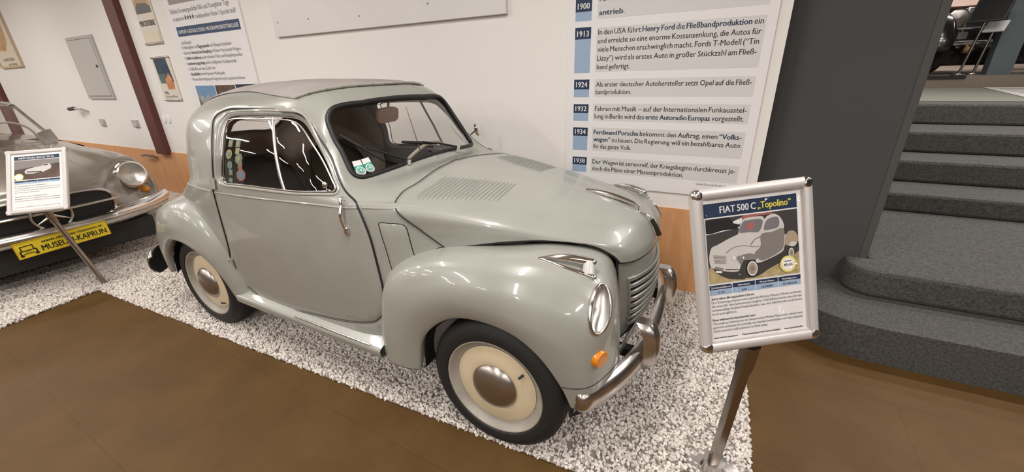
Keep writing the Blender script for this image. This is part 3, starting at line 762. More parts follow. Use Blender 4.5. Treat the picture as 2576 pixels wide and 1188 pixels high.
# --- bonnet ------------------------------------------------------------------------
def bonnet():
    g = SURF['HOOD']; U = np.linspace(0, 7, 85); T = np.linspace(0, 6, 61)
    uu, tt = np.meshgrid(U, T, indexing='ij'); P = surf('HOOD', np.stack([uu.ravel(), tt.ravel()], 1), .004).reshape(85, 61, 3)
    full = np.concatenate([P, P[:, ::-1][:, 1:] * np.array([1, -1, 1])], 1)
    full = np.array(full)
    full[:, 60, 1] = 0
    m = MB().grid(full, flip=True)
    h = m.build('bonnet', 'paint', car, angle=0, solid=.004, recalc=True)
    # dark joint round the bonnet
    e = surf('HOOD', [(0, t) for t in np.linspace(6, 0, 40)] + [(u, 0) for u in np.linspace(.1, 7, 50)] + [(7, t) for t in np.linspace(.1, 6, 30)], [.0045] * 40 + [.002] * 50 + [.002] * 30)
    e = np.concatenate([e, e[::-1][1:-1] * np.array([1, -1, 1])])
    MB().tube(e, [.0030] * 40 + [.0055] * 50 + [.0045] * 30 + [.0045] * 29 + [.0055] * 50 + [.0030] * 39, 6, closed=True).build('bonnet_joint', 'rubber', h)
    MB().tube(smooth_loop(surf('HOOD', [(u, 6) for u in np.linspace(.05, 4.6, 20)], .003), .03, closed=False), .004, 8, flat=.6).build('centre_bead', 'paint_bead', h)
    # louvres: two banks of slats
    for s in (1, -1):
        m = MB(); N = 18
        for i in range(N):
            f = i / (N - 1); u0 = .32 + 1.33 * f
            ta, tb = 2.45 + .75 * f, 4.75 + .36 * f
            nn = 16
            prof = [(-.0085, .003), (-.002, .0065), (.0035, .0105), (.0048, .0085), (.0052, .001)]
            rows = []
            for j in range(nn + 1):
                q = j / nn; t = ta + (tb - ta) * q; tap = min(1, 6 * q, 6 * (1 - q)); tap = math.sqrt(max(tap, 0))
                b = [(u0 + dx / .105, t) for dx, dz in prof]
                rows.append(surf('HOOD', b, [.0035 + (dz - .0035) * tap if dz > .0035 else dz for dx, dz in prof]))
            m.grid(np.array(rows), 0)
            sl = [(u0 + .0056 / .105, ta + (tb - ta) * .05), (u0 + .0056 / .105, ta + (tb - ta) * .95)]
        side(m, s).build('louvre_bank', 'paint', h, angle=25, recalc=True)
    # chrome spear on the ridge, lever with black grip, small badge
    m = MB()
    sp = smooth_loop([(.165, 0, .940), (.22, 0, .937), (.29, 0, .926), (.355, 0, .908), (.395, 0, .893)], .02, closed=False)
    n = len(sp); m.tube(sp, [.004 + .010 * math.sin(PI * min(1, .15 + .8 * i / (n - 1))) for i in range(n)], 10, flat=1.3)
    m.tube([(.165, 0, .936), (.27, 0, .905), (.36, 0, .872)], [.003, .008, .010], 8)
    m.build('bonnet_ornament', 'chrome', h)
    m = MB().tube(smooth_loop([(.385, -.004, .893), (.392, -.006, .872), (.424, -.006, .862), (.448, -.005, .842)], .01, closed=False), .0045, 8)
    lv = m.build('bonnet_lever', 'chrome', h)
    MB().tube([(.446, -.005, .846), (.466, -.004, .814), (.482, -.003, .780)], [.0085, .010, .0105], 8, flat=.7).build('lever_grip', 'grip_black', lv)
    q = surf('HOOD', [(5.6, 5.5)], .006)[0] * np.array([1, -1, 1]); MB().ell(q, (.008, .013, .018), 14, 8).build('badge', 'sticker_red', h)
bonnet()

# --- front wings -----------------------------------------------------------------------
def grid_of(name, nu, nt_, off=0.0):
    g = SURF[name]; U = np.linspace(0, g.shape[0] - 1, nu); T = np.linspace(0, g.shape[1] - 1, nt_)
    uu, tt = np.meshgrid(U, T, indexing='ij'); return S(g, uu.ravel(), tt.ravel()).reshape(nu, nt_, 3)
def teardrop(P, nrm, L, w, mb):
    pass
def lamp_seat():
    """oval lamp opening lying in the wing surface"""
    u0, t0 = 5.97, 3.46; C0 = S(SURF['FENDER'], [u0], [t0])[0]; n = surf('FENDER', [(u0, t0)], 1.0)[0] - C0
    e1 = np.array([-.011, .100, .118]); e1 -= n * (e1 @ n); e1 /= np.linalg.norm(e1); e2 = np.cross(n, e1)
    a, b = .081, .037; uv = []
    for th in np.linspace(0, 2 * PI, 65)[:-1]:
        u, t = u0, t0; tx, ty = a * math.cos(th), b * math.sin(th)
        for _ in range(14):
            h = 1e-4; p = S(SURF['FENDER'], [u], [t])[0] - C0; du = (S(SURF['FENDER'], [u + h], [t])[0] - C0 - p) / h; dt = (S(SURF['FENDER'], [u], [t + h])[0] - C0 - p) / h
            J = np.array([[du @ e1, dt @ e1], [du @ e2, dt @ e2]]); r = np.array([tx - p @ e1, ty - p @ e2]); d = np.linalg.solve(J, r)
            u += max(-.2, min(.2, d[0])); t += max(-.2, min(.2, d[1]))
        uv.append((u, t))
    return C0, n, e1, e2, a, b, np.array(uv)
LAMP = lamp_seat()
def front_wing(s):
    C0, n, e1, e2, a_, b_, luv = LAMP
    G = grid_of('FENDER', 161, 91); m = MB(); na, nb = G.shape[:2]; fs = []
    mid = (G[:-1, :-1] + G[1:, 1:]) / 2 - C0; cut = ((mid @ e1) / (a_ * 1.03)) ** 2 + ((mid @ e2) / (b_ * 1.03)) ** 2 < 1; cut &= abs(mid @ n) < .06
    for i in range(na - 1):
        for j in range(nb - 1):
            if not cut[i, j]: fs.append((i * nb + j, (i + 1) * nb + j, (i + 1) * nb + j + 1, i * nb + j + 1))
    m.add(G.reshape(-1, 3), fs)
    o = side(m, s).build('front_wing', 'paint', car, angle=0, solid=.004, recalc=True)
    ring = surf('FENDER', luv, .002)
    hl = side(MB().tube(ring, .0062, 10, closed=True), s).build('headlamp', 'chrome', o)
    def bowl(h, e):
        rows = []
        for q in np.linspace(0.02, 1, 9): rows.append([C0 * (1 - q) + r * q + n * (h * (1 - q * q) ** e) for r in ring] + [C0 * (1 - q) + ring[0] * q + n * (h * (1 - q * q) ** e)])
        return MB().grid(np.array(rows))
    side(bowl(-.040, .8), s).build('reflector', 'reflector', hl, angle=0)
    side(bowl(.012, 1), s).build('lens', 'lens_glass', hl, angle=0)
    # chrome teardrop parking lamp on top of the wing
    a, b = surf('FENDER', [(4.74, 4.18), (5.66, 4.06)], .006); b2 = surf('FENDER', [(5.58, 4.28)], .030)[0]
    lo = smooth_loop([a, a * .5 + b * .5 + np.array([0, -.008, .003]), b], .008, closed=False)
    hi = smooth_loop([a, a * .5 + b2 * .5 + np.array([0, -.002, .010]), b2], .008, closed=False)
    m = MB(); n1 = len(lo); m.tube(lo, [.0025 + .0075 * (i / (n1 - 1)) for i in range(n1)], 10); n2 = len(hi); m.tube(hi, [.003 + .0125 * math.sin(PI * .62 * i / (n2 - 1)) for i in range(n2)], 12)
    m.ell(b, (.012, .011, .009), 12, 8); m.ell(b2, (.013, .0135, .0125), 12, 8)
    pl = side(m, s).build('parking_lamp', 'chrome', o)
    d2 = (a - b2) / np.linalg.norm(a - b2); d1 = (a - b) / np.linalg.norm(a - b)
    side(MB().tube([b + d1 * .014, (b + d1 * .014) * .5 + (b2 + d2 * .014) * .5, b2 + d2 * .014], [.019, .020, .017], 16), s).build('lamp_lens', 'lens_white', pl)
    # amber turn signal
    c = Vector((.388, -.560, .546)); n = Vector((.90, -.40, -.05)).normalized(); M = Matrix.Translation(c) @ n.to_track_quat('Z', 'Y').to_matrix().to_4x4()
    ts = side(MB().lathe([(.0, .031), (.027, .031), (.0295, .0285), (.0335, -.002), (.034, -.03)], 24, M=M), s).build('turn_signal', 'amber', o)
    side(MB().lathe([(.037, -.03), (.037, -.008), (.033, -.006)], 24, M=M), s).build('signal_base', 'rubber', ts)
    # joint line between wing and cowl
    e = [(u, 5.0) for u in np.linspace(.2, 3.2, 30)]
    P = np.array([S(SURF['BODY'], [0], [0])[0]] * 0 + list(surf('FENDER', e, .002))); side(MB().tube(P, .0035, 6), s).build('wing_joint', 'rubber', o)
    e = smooth_loop(np.array([(7.0, 1.0), (7.1, 2.0), (7.33, 3.0), (7.62, 4.0), (7.8, 5.0)]), .1, closed=False)
    side(MB().tube(surf('FENDER', e, .001), .0024, 6), s).build('apron_seam', 'rubber', o)
    # wheel arch liner
    arc = [(.335, a) for a in np.linspace(-.02, PI + .12, 30)]
    P = np.array([[(r * math.cos(a), -y, .285 + r * math.sin(a)) for y, r in ((.60, .318), (.57, .345), (.42, .35), (.38, .30), (.38, .0))] for _, a in arc])
    side(MB().grid(P), s).build('arch_liner', 'dark_liner', o, angle=0)
both(front_wing)

# --- rear wings ---------------------------------------------------------------------------
def rear_wing(s):
    o = side(MB().grid(grid_of('RFENDER', 81, 46)), s).build('rear_wing', 'paint', car, angle=0, solid=.004, recalc=True)
    P = np.array([[(-2.0 + r * math.cos(a), -y, .285 + r * math.sin(a)) for y, r in ((.60, .29), (.57, .33), (.44, .345), (.40, .30), (.40, .0))] for a in np.linspace(.0, PI - .05, 30)])
    side(MB().grid(P), s).build('arch_liner', 'dark_liner', o, angle=0)
both(rear_wing)

# --- nose with grille, apron ------------------------------------------------------------------
def nose_x(y, z):
    q = abs(y) / .28
    zc = np.interp(z, [.25, .34, .42, .50, .58, .66, .72, .78], [.40, .43, .452, .474, .484, .480, .468, .448])
    zs = np.interp(z, [.25, .34, .42, .50, .58, .66, .72, .78], [.36, .375, .388, .392, .393, .390, .386, .380])
    return zc + (zs - zc) * (q ** 2 if q <= 1 else 1 + 2 * (q - 1)) - .004
def nose():
    zs = np.linspace(.785, .40, 30); ys = np.linspace(-.283, .283, 49)
    P = np.array([[(nose_x(y, z), y, z) for y in ys] for z in zs])
    g = MB().grid(P).build('nose_panel', 'paint', car, angle=0, solid=.003, recalc=True)
    for s in (1, -1):
        side(MB().tube([(nose_x(.283, z) + .002, -.284, z) for z in np.linspace(.765, .41, 20)], .0045, 6), s).build('nose_joint', 'rubber', g)
    zc = np.linspace(.672, .462, 8)
    m = MB()
    for i in range(7):          # dark strips standing for shaded slots between the bars
        z = (zc[i] + zc[i + 1]) / 2; w = .222 - .003 * i
        ys = np.linspace(-w, w, 33)
        P = np.array([[(nose_x(y, zz) + .0025, y, zz) for y in ys] for zz in (z + .0115, z - .0115)]); m.grid(P)
    m.build('grille_slot_shade', 'dark_liner', g, angle=0)
    for i in range(8):
        z = zc[i]; w = .236 - .003 * i; ys = np.linspace(-w, w, 41)
        pts = [(nose_x(y, z) + .008 * min(1, (w - abs(y)) / .03 + .1), y, z) for y in ys]
        MB().tube(pts, .0088, 8, flat=.9).build('grille_bar', 'bar_silver', g)
    # lower apron joining the two wings
    ys = np.linspace(-.585, .585, 61); zs = np.linspace(.44, .27, 14)
    def apx(y, z):
        a = abs(y); base = .452 - .095 * (a / .585) ** 2.4
        return base - .10 * max(0, (.44 - z) / .17) ** 1.5 * (.6 if a < .4 else .35) + (.0 if z < .43 else -.004)
    P = np.array([[(apx(y, z), y, z - .015 * (abs(y) / .585) ** 2 * 0) for y in ys] for z in zs])
    ap = MB().grid(P).build('front_apron', 'paint', car, angle=0, solid=.004, recalc=True)
    for s in (1, -1):
        side(MB().tube([(apx(y, .44) + .004, -y, .442) for y in np.linspace(.285, .58, 20)], .0035, 6), s).build('apron_joint', 'paint_bead', ap)
nose()

# --- bumpers -------------------------------------------------------------------------------------
def bumper_bar(f, name, h, d, mt):
    pr = [(0, h), (.35 * d, .97 * h), (.75 * d, .75 * h), (d, .35 * h), (d, -.35 * h), (.75 * d, -.75 * h), (.35 * d, -.97 * h), (0, -h), (-.004, -.8 * h), (.3 * d, 0), (-.004, .8 * h)]
    rows = []
    for y in np.sin(np.linspace(-PI / 2, PI / 2, 81)):
        x, yy, z, nx, ny = f(y); k = 1 if abs(y) < .93 else math.sqrt(max(0, 1 - ((abs(y) - .93) / .07) ** 2)) * .45 + .55
        rows.append([(x + nx * a * k, yy + ny * a * k, z + b * k) for a, b in pr + pr[:1]])
    m = MB().grid(np.array(rows)); n = len(pr)
    m.poly(rows[0][:-1]); m.poly(rows[-1][:-1][::-1])
    return m.build(name, mt, car, angle=50, recalc=True)
def fb(q):
    y = q * .605; x = .490 - .150 * (abs(q)) ** 2.6
    dx = -.150 * 2.6 * abs(q) ** 1.6 / .605 * (1 if q > 0 else -1)
    n = Vector((1, -dx)).normalized(); return x, y, .368 + .0 * abs(q), n.x, n.y
b = bumper_bar(fb, 'front_bumper', .052, .042, 'chrome_worn')
for s in (1, -1):
    m = MB(); rows = []
    for z, w, x1 in ((.318, .018, .515), (.325, .030, .532), (.36, .037, .553), (.42, .040, .559), (.47, .040, .553), (.505, .036, .539), (.522, .024, .522)):
        rows.append([(x1 - .055, -.255 - w, z), (x1 - .012, -.255 - w, z), (x1, -.255 - w * .72, z), (x1 + .003, -.255, z), (x1, -.255 + w * .72, z), (x1 - .012, -.255 + w, z), (x1 - .050, -.255 + w, z)])
    R_ = [r + r[:1] for r in rows]
    m.grid(np.array(R_)); m.poly(rows[0]); m.poly(rows[-1][::-1])
    side(m, s).build('overrider', 'chrome_worn', b, angle=50, recalc=True)
    side(MB().bx(.40, .50, -.275, -.235, .35, .385), s).build('bumper_bracket', 'dark_liner', b, smooth=False)
def rb(q):
    y = q * .60; x = -2.70 + .17 * abs(q) ** 4; dx = .17 * 4 * abs(q) ** 3 / .60 * (1 if q > 0 else -1)
    n = Vector((-1, dx)).normalized(); return x, y, .345, n.x, n.y
def rear_bumper():
    outer, inner = [], []
    for q in np.sin(np.linspace(-PI / 2, PI / 2, 61)):
        y = q * .625; x = -2.695 + .20 * abs(q) ** 4.5; dx = .20 * 4.5 * abs(q) ** 3.5 / .625 * (1 if q > 0 else -1)
        n = Vector((-1, dx)).normalized(); k = 1 if abs(q) < .9 else math.sqrt(max(0, 1 - ((abs(q) - .9) / .1) ** 2)) * .4 + .6
        pr = [(0, .085), (.026, .072), (.045, .035), (.048, 0), (.045, -.035), (.026, -.072), (0, -.085)]
        outer.append([(x + n.x * a * k, y + n.y * a * k, .335 + b * k) for a, b in pr]); inner.append([(x + n.x * (a - .006) * k, y + n.y * (a - .006) * k, .335 + b * .96 * k) for a, b in pr])
    b = MB().grid(np.array(outer)).build('rear_bumper', 'chrome_worn', car, angle=0, solid=.003, recalc=True)
    MB().grid(np.array(inner)).build('bumper_inside', 'dark_liner', b, angle=0)
rear_bumper()

# --- running boards ---------------------------------------------------------------------------------
def running_board(s):
    rows = []
    for x in np.linspace(-1.63, -.535, 24):
        k = (x + 1.63) / 1.095; w = .622 + .018 * k
        rows.append([(x, -.565, .345), (x, -.590, .332), (x, -(w - .014), .318), (x, -(w - .004), .312), (x, -w, .300), (x, -(w - .004), .272), (x, -(w - .02), .262), (x, -.56, .262)])
    r = side(MB().grid(np.array(rows)), s).build('running_board', 'paint', car, angle=50, recalc=True)
    side(MB().tube([(x, -(.616 + .018 * (x + 1.63) / 1.095), .3185) for x in np.linspace(-1.12, -.60, 20)], .0045, 8), s).build('step_strip', 'chrome_worn', r)
both(running_board)
def cowl(s):
    # ventilation flap outlined in the cowl side
    fl = loop_uv([(2.0, 2.71), (1.66, 2.71), (1.36, 2.70), (1.25, 2.66), (1.21, 2.56), (1.15, 2.2), (1.12, 2.08), (1.16, 2.01), (1.35, 1.87), (1.58, 1.72), (1.67, 1.70), (1.74, 1.77), (1.85, 2.2), (1.97, 2.55)])
    P, f = trim('BODY', fl, [], step=.03, roll=.003, ring=.006, off=.003)
    o = side(MB().add(P, f.tolist()), s).build('vent_flap', 'paint', car, angle=0)
    side(MB().tube(surf('BODY', fl, .0), .0022, 6, closed=True), s).build('flap_joint', 'rubber', o)
    bead = [(2.50, 3.10), (2.1, 3.10), (1.55, 3.10)]
    side(MB().tube(surf('BODY', bead, -.0025), .0055, 8), s).build('cowl_bead', 'paint_bead', car)
    qb = [(7.76, 3.0), (8.4, 3.05), (9.1, 3.15), (9.8, 3.3), (10.5, 3.5)]
    side(MB().tube(smooth_loop(surf('BODY', qb, -.004), .03, closed=False), .008, 8), s).build('quarter_bead', 'paint', car)
both(cowl)

# --- wheels ---------------------------------------------------------------------------------------------
def wheel(x, y, s):
    M0 = Matrix.Translation(Vector((x + .008, -y, .288))) @ Matrix.Rotation(PI / 2, 4, 'X')     # +Z of the lathe points outward (-Y)
    t = MB()
    tp = [(.206, .018), (.214, .026), (.235, .030), (.256, .026), (.270, .016), (.280, .010), (.2865, .002), (.2875, -.006), (.2885, -.016), (.2845, -.018), (.2845, -.022), (.2885, -.024), (.2895, -.036), (.2855, -.038), (.2855, -.042), (.2895, -.044), (.2885, -.060), (.2875, -.074), (.280, -.09), (.256, -.104), (.235, -.108), (.206, -.098)]
    n = 120; vs = []; fs = []; L = len(tp)
    for i in range(n):
        a = 2 * PI * i / n
        for k, (r, h) in enumerate(tp):
            rr = r - (.0035 if (i % 2 and 5 <= k <= 7 or i % 2 and 16 <= k <= 18) else 0)
            vs.append(M0 @ Vector((rr * math.cos(a), rr * math.sin(a), h)))
    for i in range(n):
        for k in range(L - 1): fs.append((i * L + k, ((i + 1) % n) * L + k, ((i + 1) % n) * L + k + 1, i * L + k + 1))
    t.add(vs, fs)
    w = side(t, s).build('wheel', 'tyre_rubber', car, angle=25)
    w['label'] = 'black tyre'
    rim = MB().lathe([(.203, -.06), (.2085, .017), (.2095, .021), (.2065, .023), (.202, .019), (.197, .008), (.190, -.001), (.183, -.004), (.172, -.006), (.166, -.012)], 64, M=M0)
    side(rim, s).build('rim', 'rim_grey', w, angle=0)
    disc = MB().lathe([(.173, -.004), (.168, -.0015), (.150, .004), (.120, .010), (.105, .010), (.085, .004), (.0, .004)], 64, M=M0)
    side(disc, s).build('wheel_disc', 'cream', w, angle=0)
    hub = MB().lathe([(.099, .006), (.0985, .012), (.096, .016), (.085, .026), (.065, .036), (.04, .043), (.02, .046), (.0, .047)], 56, M=M0)
    side(hub, s).build('hubcap', 'hub_metal', w, angle=0)
    a = math.radians(38 if x > -1 else -52); q = M0 @ Vector((.158 * math.cos(a), .158 * math.sin(a), .004)); q2 = M0 @ Vector((.143 * math.cos(a), .143 * math.sin(a), .022))
    side(MB().tube([q, q2], [.005, .0042], 8), s).build('valve', 'black', w)
    side(MB().lathe([(.205, -.06), (.0, -.06)], 40, M=M0), s).build('wheel_back', 'dark_liner', w, angle=0)
for x, y in ((0, .578), (-2.0, .566)):
    for s in (1, -1): wheel(x, y, s)
MB().tube([(0, -.48, .285), (0, .48, .285)], .025, 10).build('front_axle', 'dark_liner', car)
MB().tube([(-2, -.48, .285), (-2, .48, .285)], .03, 10).build('rear_axle', 'dark_liner', car)
# underside
MB().bx(-2.45, .34, -.40, .40, .255, .285).build('floor_pan', 'dark_liner', car, smooth=False)

# --- inside ------------------------------------------------------------------------------------------------
def interior():
    m = MB(); rows = []
    for y in np.linspace(-.47, .47, 20):
        rows.append([(-.66, y, .975), (-.72, y, .972), (-.76, y, .945), (-.765, y, .80), (-.62, y, .72)])
    m.grid(np.array(rows)); m.build('dashboard', 'seat_cloth', car, angle=30)
    for y in (-.27, .27):
        m = MB(); rows = []
        for x, z, w in ((-1.28, .52, .19), (-1.22, .60, .205), (-1.36, .63, .21), (-1.62, .60, .21)): rows.append([(x, y - w, z - .03), (x, y - w * .6, z), (x, y + w * .6, z), (x, y + w, z - .03)])
        m.grid(np.array(rows)); rows = []
        for x, z, w in ((-1.56, .56, .21), (-1.62, .75, .215), (-1.69, .92, .20), (-1.73, 1.01, .16), (-1.76, 1.0, .15), (-1.74, .75, .21), (-1.70, .55, .21)): rows.append([(x, y - w, z - .03), (x + .02, y - w * .6, z), (x + .02, y + w * .6, z), (x, y + w, z - .03)])
        m.grid(np.array(rows)); m.build('seat', 'seat_cloth', car, angle=0, solid=.03)
    ax = Vector((-.965, .27, .905)); n = Vector((-.80, 0, .60)).normalized(); M = Matrix.Translation(ax) @ n.to_track_quat('Z', 'Y').to_matrix().to_4x4()
    m = MB().tube([M @ Vector((.185 * math.cos(a), .185 * math.sin(a), 0)) for a in np.linspace(0, 2 * PI, 41)[:-1]], .011, 10, closed=True)
    for k in range(3): m.tube([M @ Vector((0, 0, -.01)), M @ Vector((.18 * math.cos(2 * PI * k / 3 + .5), .18 * math.sin(2 * PI * k / 3 + .5), 0))], .007, 8)
    m.ell(ax, (.03, .03, .03)); w = m.build('steering_wheel', 'steering', car); w['label'] = 'pale cream steering wheel'
    MB().tube([ax, (-.55, .27, .72)], .018, 10).build('steering_column', 'black', w)
    # mirror behind the screen
    M = Matrix.Translation(Vector((-.915, .0, 1.232))) @ Matrix.Rotation(math.radians(12), 4, 'Y')
    o2 = [(.075 * (abs(math.cos(a)) ** .5) * (1 if math.cos(a) > 0 else -1), .038 * (abs(math.sin(a)) ** .5) * (1 if math.sin(a) > 0 else -1)) for a in np.linspace(0, 2 * PI, 33)[:-1]]
    m = MB().prism(o2, lambda a, b: M @ Vector((-.006, a, b)), lambda a, b: M @ Vector((.008, a, b)))
    m.tube([M @ Vector((.004, 0, .03)), (-.89, 0, 1.315)], .006, 8)
    m.build('rear_view_mirror', 'mirror_back', car, recalc=True)
    MB().tube([(-.80, .02, 1.275), (-.74, .02, 1.05)], .003, 6).build('screen_rod', 'chrome_worn', car)
interior()
# round mirror on the far windscreen pillar
m = MB().lathe([(.0, .0), (.045, .004), (.05, .012), (.045, .02), (.02, .03), (.0, .032)], 28, M=Matrix.Translation(Vector((-.775, .625, 1.085))) @ Vector((.75, .2, .15)).to_track_quat('Z', 'Y').to_matrix().to_4x4())
m.tube([(-.775, .615, 1.075), (-.79, .57, 1.05)], .006, 8)
m.build('door_mirror', 'chrome', car)
# ================= the silver-grey coupe behind (only its front shows) =================
# local axes: x forward, y to its left, z up; rows rear to nose, columns centre to side
CP = [
 [(-2.05,0,.965),(-2.05,.18,.96),(-2.05,.36,.945),(-2.05,.48,.925),(-2.05,.60,.90),(-2.05,.72,.86),(-2.05,.81,.76),(-2.05,.85,.55),(-2.05,.83,.25)],
 [(-1.58,0,.935),(-1.58,.18,.93),(-1.58,.36,.912),(-1.58,.48,.89),(-1.58,.60,.875),(-1.58,.72,.835),(-1.58,.81,.73),(-1.58,.85,.53),(-1.58,.83,.25)],
 [(-1.2,0,.905),(-1.2,.18,.90),(-1.2,.36,.875),(-1.2,.48,.858),(-1.2,.60,.862),(-1.2,.72,.835),(-1.2,.81,.74),(-1.2,.85,.56),(-1.2,.84,.42)],
 [(-.80,0,.868),(-.80,.18,.862),(-.80,.36,.835),(-.80,.48,.828),(-.80,.60,.85),(-.80,.72,.825),(-.80,.81,.74),(-.80,.85,.58),(-.80,.84,.44)],
 [(-.46,0,.822),(-.46,.18,.815),(-.46,.36,.792),(-.49,.48,.80),(-.52,.60,.825),(-.55,.72,.795),(-.60,.80,.71),(-.60,.84,.56),(-.58,.84,.40)],
 [(-.22,0,.768),(-.22,.18,.76),(-.26,.36,.745),(-.37,.48,.77),(-.45,.60,.79),(-.50,.71,.75),(-.56,.785,.66),(-.52,.82,.53),(-.50,.82,.38)],
 [(-.09,0,.712),(-.095,.18,.708),(-.14,.36,.692),(-.29,.48,.69),(-.44,.60,.695),(-.48,.70,.66),(-.52,.77,.60),(-.46,.80,.50),(-.45,.80,.37)],
 [(-.055,0,.60),(-.06,.18,.60),(-.09,.36,.595),(-.24,.48,.585),(-.41,.60,.575),(-.45,.70,.56),(-.45,.76,.53),(-.42,.785,.46),(-.42,.785,.36)],
 [(-.05,0,.50),(-.055,.18,.50),(-.08,.36,.495),(-.16,.48,.485),(-.29,.60,.475),(-.36,.70,.465),(-.38,.755,.45),(-.39,.775,.41),(-.40,.775,.34)],
 [(-.07,0,.40),(-.075,.18,.40),(-.10,.36,.395),(-.15,.48,.385),(-.22,.60,.375),(-.30,.70,.365),(-.37,.745,.36),(-.38,.765,.35),(-.39,.765,.32)],
 [(-.12,0,.355),(-.125,.18,.355),(-.14,.36,.352),(-.18,.48,.35),(-.25,.60,.35),(-.33,.69,.35),(-.385,.735,.35),(-.395,.755,.345),(-.40,.755,.335)],
]
def coupe():
    t = thing('coupe', 'silver-grey vintage coupe with round headlamp and yellow museum plate, behind the tilted sign', 'car', (-3.6, -.72, 0), (0, 0, math.radians(-2)))
    g = np.array(CP, float); U = np.linspace(0, 10, 71); T = np.linspace(0, 8, 57)
    uu, tt = np.meshgrid(U, T, indexing='ij')
    P = S(g, uu.ravel(), tt.ravel()).reshape(71, 57, 3)
    full = np.concatenate([P[:, ::-1] * np.array([1, -1, 1]), P[:, 1:]], 1)
    full = full.copy(); fs = MB()
    a, b = full.shape[:2]; faces = []
    for i in range(a - 1):
        for j in range(b - 1):
            c = (full[i, j] + full[i + 1, j + 1]) / 2
            if abs(c[1]) > .6 and (c[0] + 1.12) ** 2 + (c[2] - .30) ** 2 < .37 ** 2: continue     # wheel arch
            faces.append((i * b + j, i * b + j + 1, (i + 1) * b + j + 1, (i + 1) * b + j))
    fs.add(full.reshape(-1, 3), faces); body = fs.build('body', 'coupe_grey', t, angle=0, solid=.005, recalc=True)
    def on(u, v, off=0.0):
        p = S(g, [u], [v])[0]; h = 1e-3
        n = np.cross(S(g, [u + h], [v])[0] - p, S(g, [u], [v + h])[0] - p); n /= np.linalg.norm(n); n = n if n[2] + n[0] > 0 else -n
        return p + n * off
    # rear part of the body and roof, simplified where it is out of the picture
    m = MB(); rows = []
    for x, w, z in ((-2.02, .83, .93), (-2.6, .84, .93), (-3.3, .80, .92), (-3.9, .66, .82), (-4.12, .50, .60), (-4.12, .5, .30)):
        rows.append([(x, -w, .28), (x, -w - .02, .55), (x, -w, z - .12), (x, -w * .7, z), (x, 0, z + .015), (x, w * .7, z), (x, w, z - .12), (x, w + .02, .55), (x, w, .28)])
    m.grid(np.array(rows)); m.build('rear_body', 'coupe_grey', t, angle=60, recalc=True)
    # windscreen, posts and roof
    lo = [(-1.50 - .35 * (q ** 2), q * .60, .925 - .02 * q * q) for q in np.linspace(-1, 1, 21)]
    hi = [(-2.02 - .25 * (q ** 2), q * .50, 1.275 - .02 * q * q) for q in np.linspace(-1, 1, 21)]
    sc = MB().grid(np.array([lo, [tuple((np.array(a) + np.array(b)) / 2 + np.array([.02, 0, .01])) for a, b in zip(lo, hi)], hi])).build('windscreen', 'glass', t, angle=0)
    MB().tube(lo + hi[::-1], .014, 8, closed=True).build('screen_frame', 'chrome_worn', sc)
    rows = []
    for x, z, w in ((-2.02, 1.285, .50), (-2.3, 1.335, .53), (-2.7, 1.34, .53), (-3.1, 1.24, .50), (-3.45, 1.02, .48), (-3.55, .93, .5)):
        rows.append([(x - .25 * (q ** 2) * max(0, 1 - (-2.02 - x) / .8), q * w, z - .06 * q * q) for q in np.linspace(-1, 1, 13)])
    MB().grid(np.array(rows)).build('roof', 'coupe_grey', t, angle=0, solid=.01)
    MB().bx(-3.4, -1.75, -.6, .6, .5, .80).build('cabin', 'coupe_dark', t, smooth=False)
    w = MB().tube([(-2.05 + .06 * math.sin(a), .33 + .19 * math.cos(a), .93 + .18 * math.sin(a)) for a in np.linspace(0, 2 * PI, 33)[:-1]], .010, 8, closed=True); w.build('steering_wheel', 'steering', t)
    # bonnet joint
    for s in (1, -1):
        e = [on(u, 2.05) for u in np.linspace(1.0, 5.6, 30)]; e = [np.array([p[0], s * p[1], p[2]]) for p in e]
        MB().tube(e, .004, 6).build('bonnet_joint', 'rubber', body)
    # headlamps
    for s in (1, -1):
        c = Vector((-.392, .634 * s, .680)); n = Vector((.96, .16 * s, .14)).normalized(); M = Matrix.Translation(c) @ n.to_track_quat('Z', 'Y').to_matrix().to_4x4()
        h = MB().lathe([(.125, -.10), (.124, -.02), (.120, .012), (.110, .028), (.100, .030), (.097, .022)], 40, M=M).build('headlamp', 'chrome', t)
        MB().lathe([(.0, -.03), (.04, -.026), (.07, -.008), (.098, .022)], 36, M=M).build('reflector', 'reflector', h, angle=0)
        MB().lathe([(.0, .042), (.04, .039), (.075, .031), (.098, .022)], 36, M=M).build('lens', 'lens_glass', h, angle=0)
        c = Vector((-.40, .705 * s, .525)); M = Matrix.Translation(c) @ Vector((.85, .5 * s, 0)).to_track_quat('Z', 'Y').to_matrix().to_4x4()
        ts = MB().lathe([(.0, .020), (.018, .018), (.026, .010), (.030, -.006), (.030, -.03)], 24, M=M).build('turn_signal', 'amber', t)
        # small mirror on the wing
    m = MB().tube([(-1.33, .43, .865), (-1.34, .44, .93)], .008, 8); m.box((-1.35, .44, .985), (.03, .125, .115), rot=Matrix.Rotation(math.radians(14), 3, 'X') @ Matrix.Rotation(math.radians(25), 3, 'Z'))
    m.build('wing_mirror', 'chrome_worn', t, bevel=.012)
    # black sheet for shade in the grille mouth; chrome rim, bar and ring
    def gx(y): return -.048 - .028 * (abs(y) / .36) ** 2 + .006
    o2 = [(.372 * np.sign(math.cos(a)) * abs(math.cos(a)) ** .42, .565 + .118 * np.sign(math.sin(a)) * abs(math.sin(a)) ** .62) for a in np.linspace(0, 2 * PI, 65)[:-1]]
    rows = []
    for q in np.linspace(-1, 1, 41):
        y = .372 * q; a = math.acos(min(1, abs(q) ** (1 / .42))); hh_ = .118 * math.sin(a) ** .62 if abs(q) < 1 else 0
        rows.append([(gx(y) + .014, y, .565 + hh_ * k) for k in (-1, -.5, 0, .5, 1)])
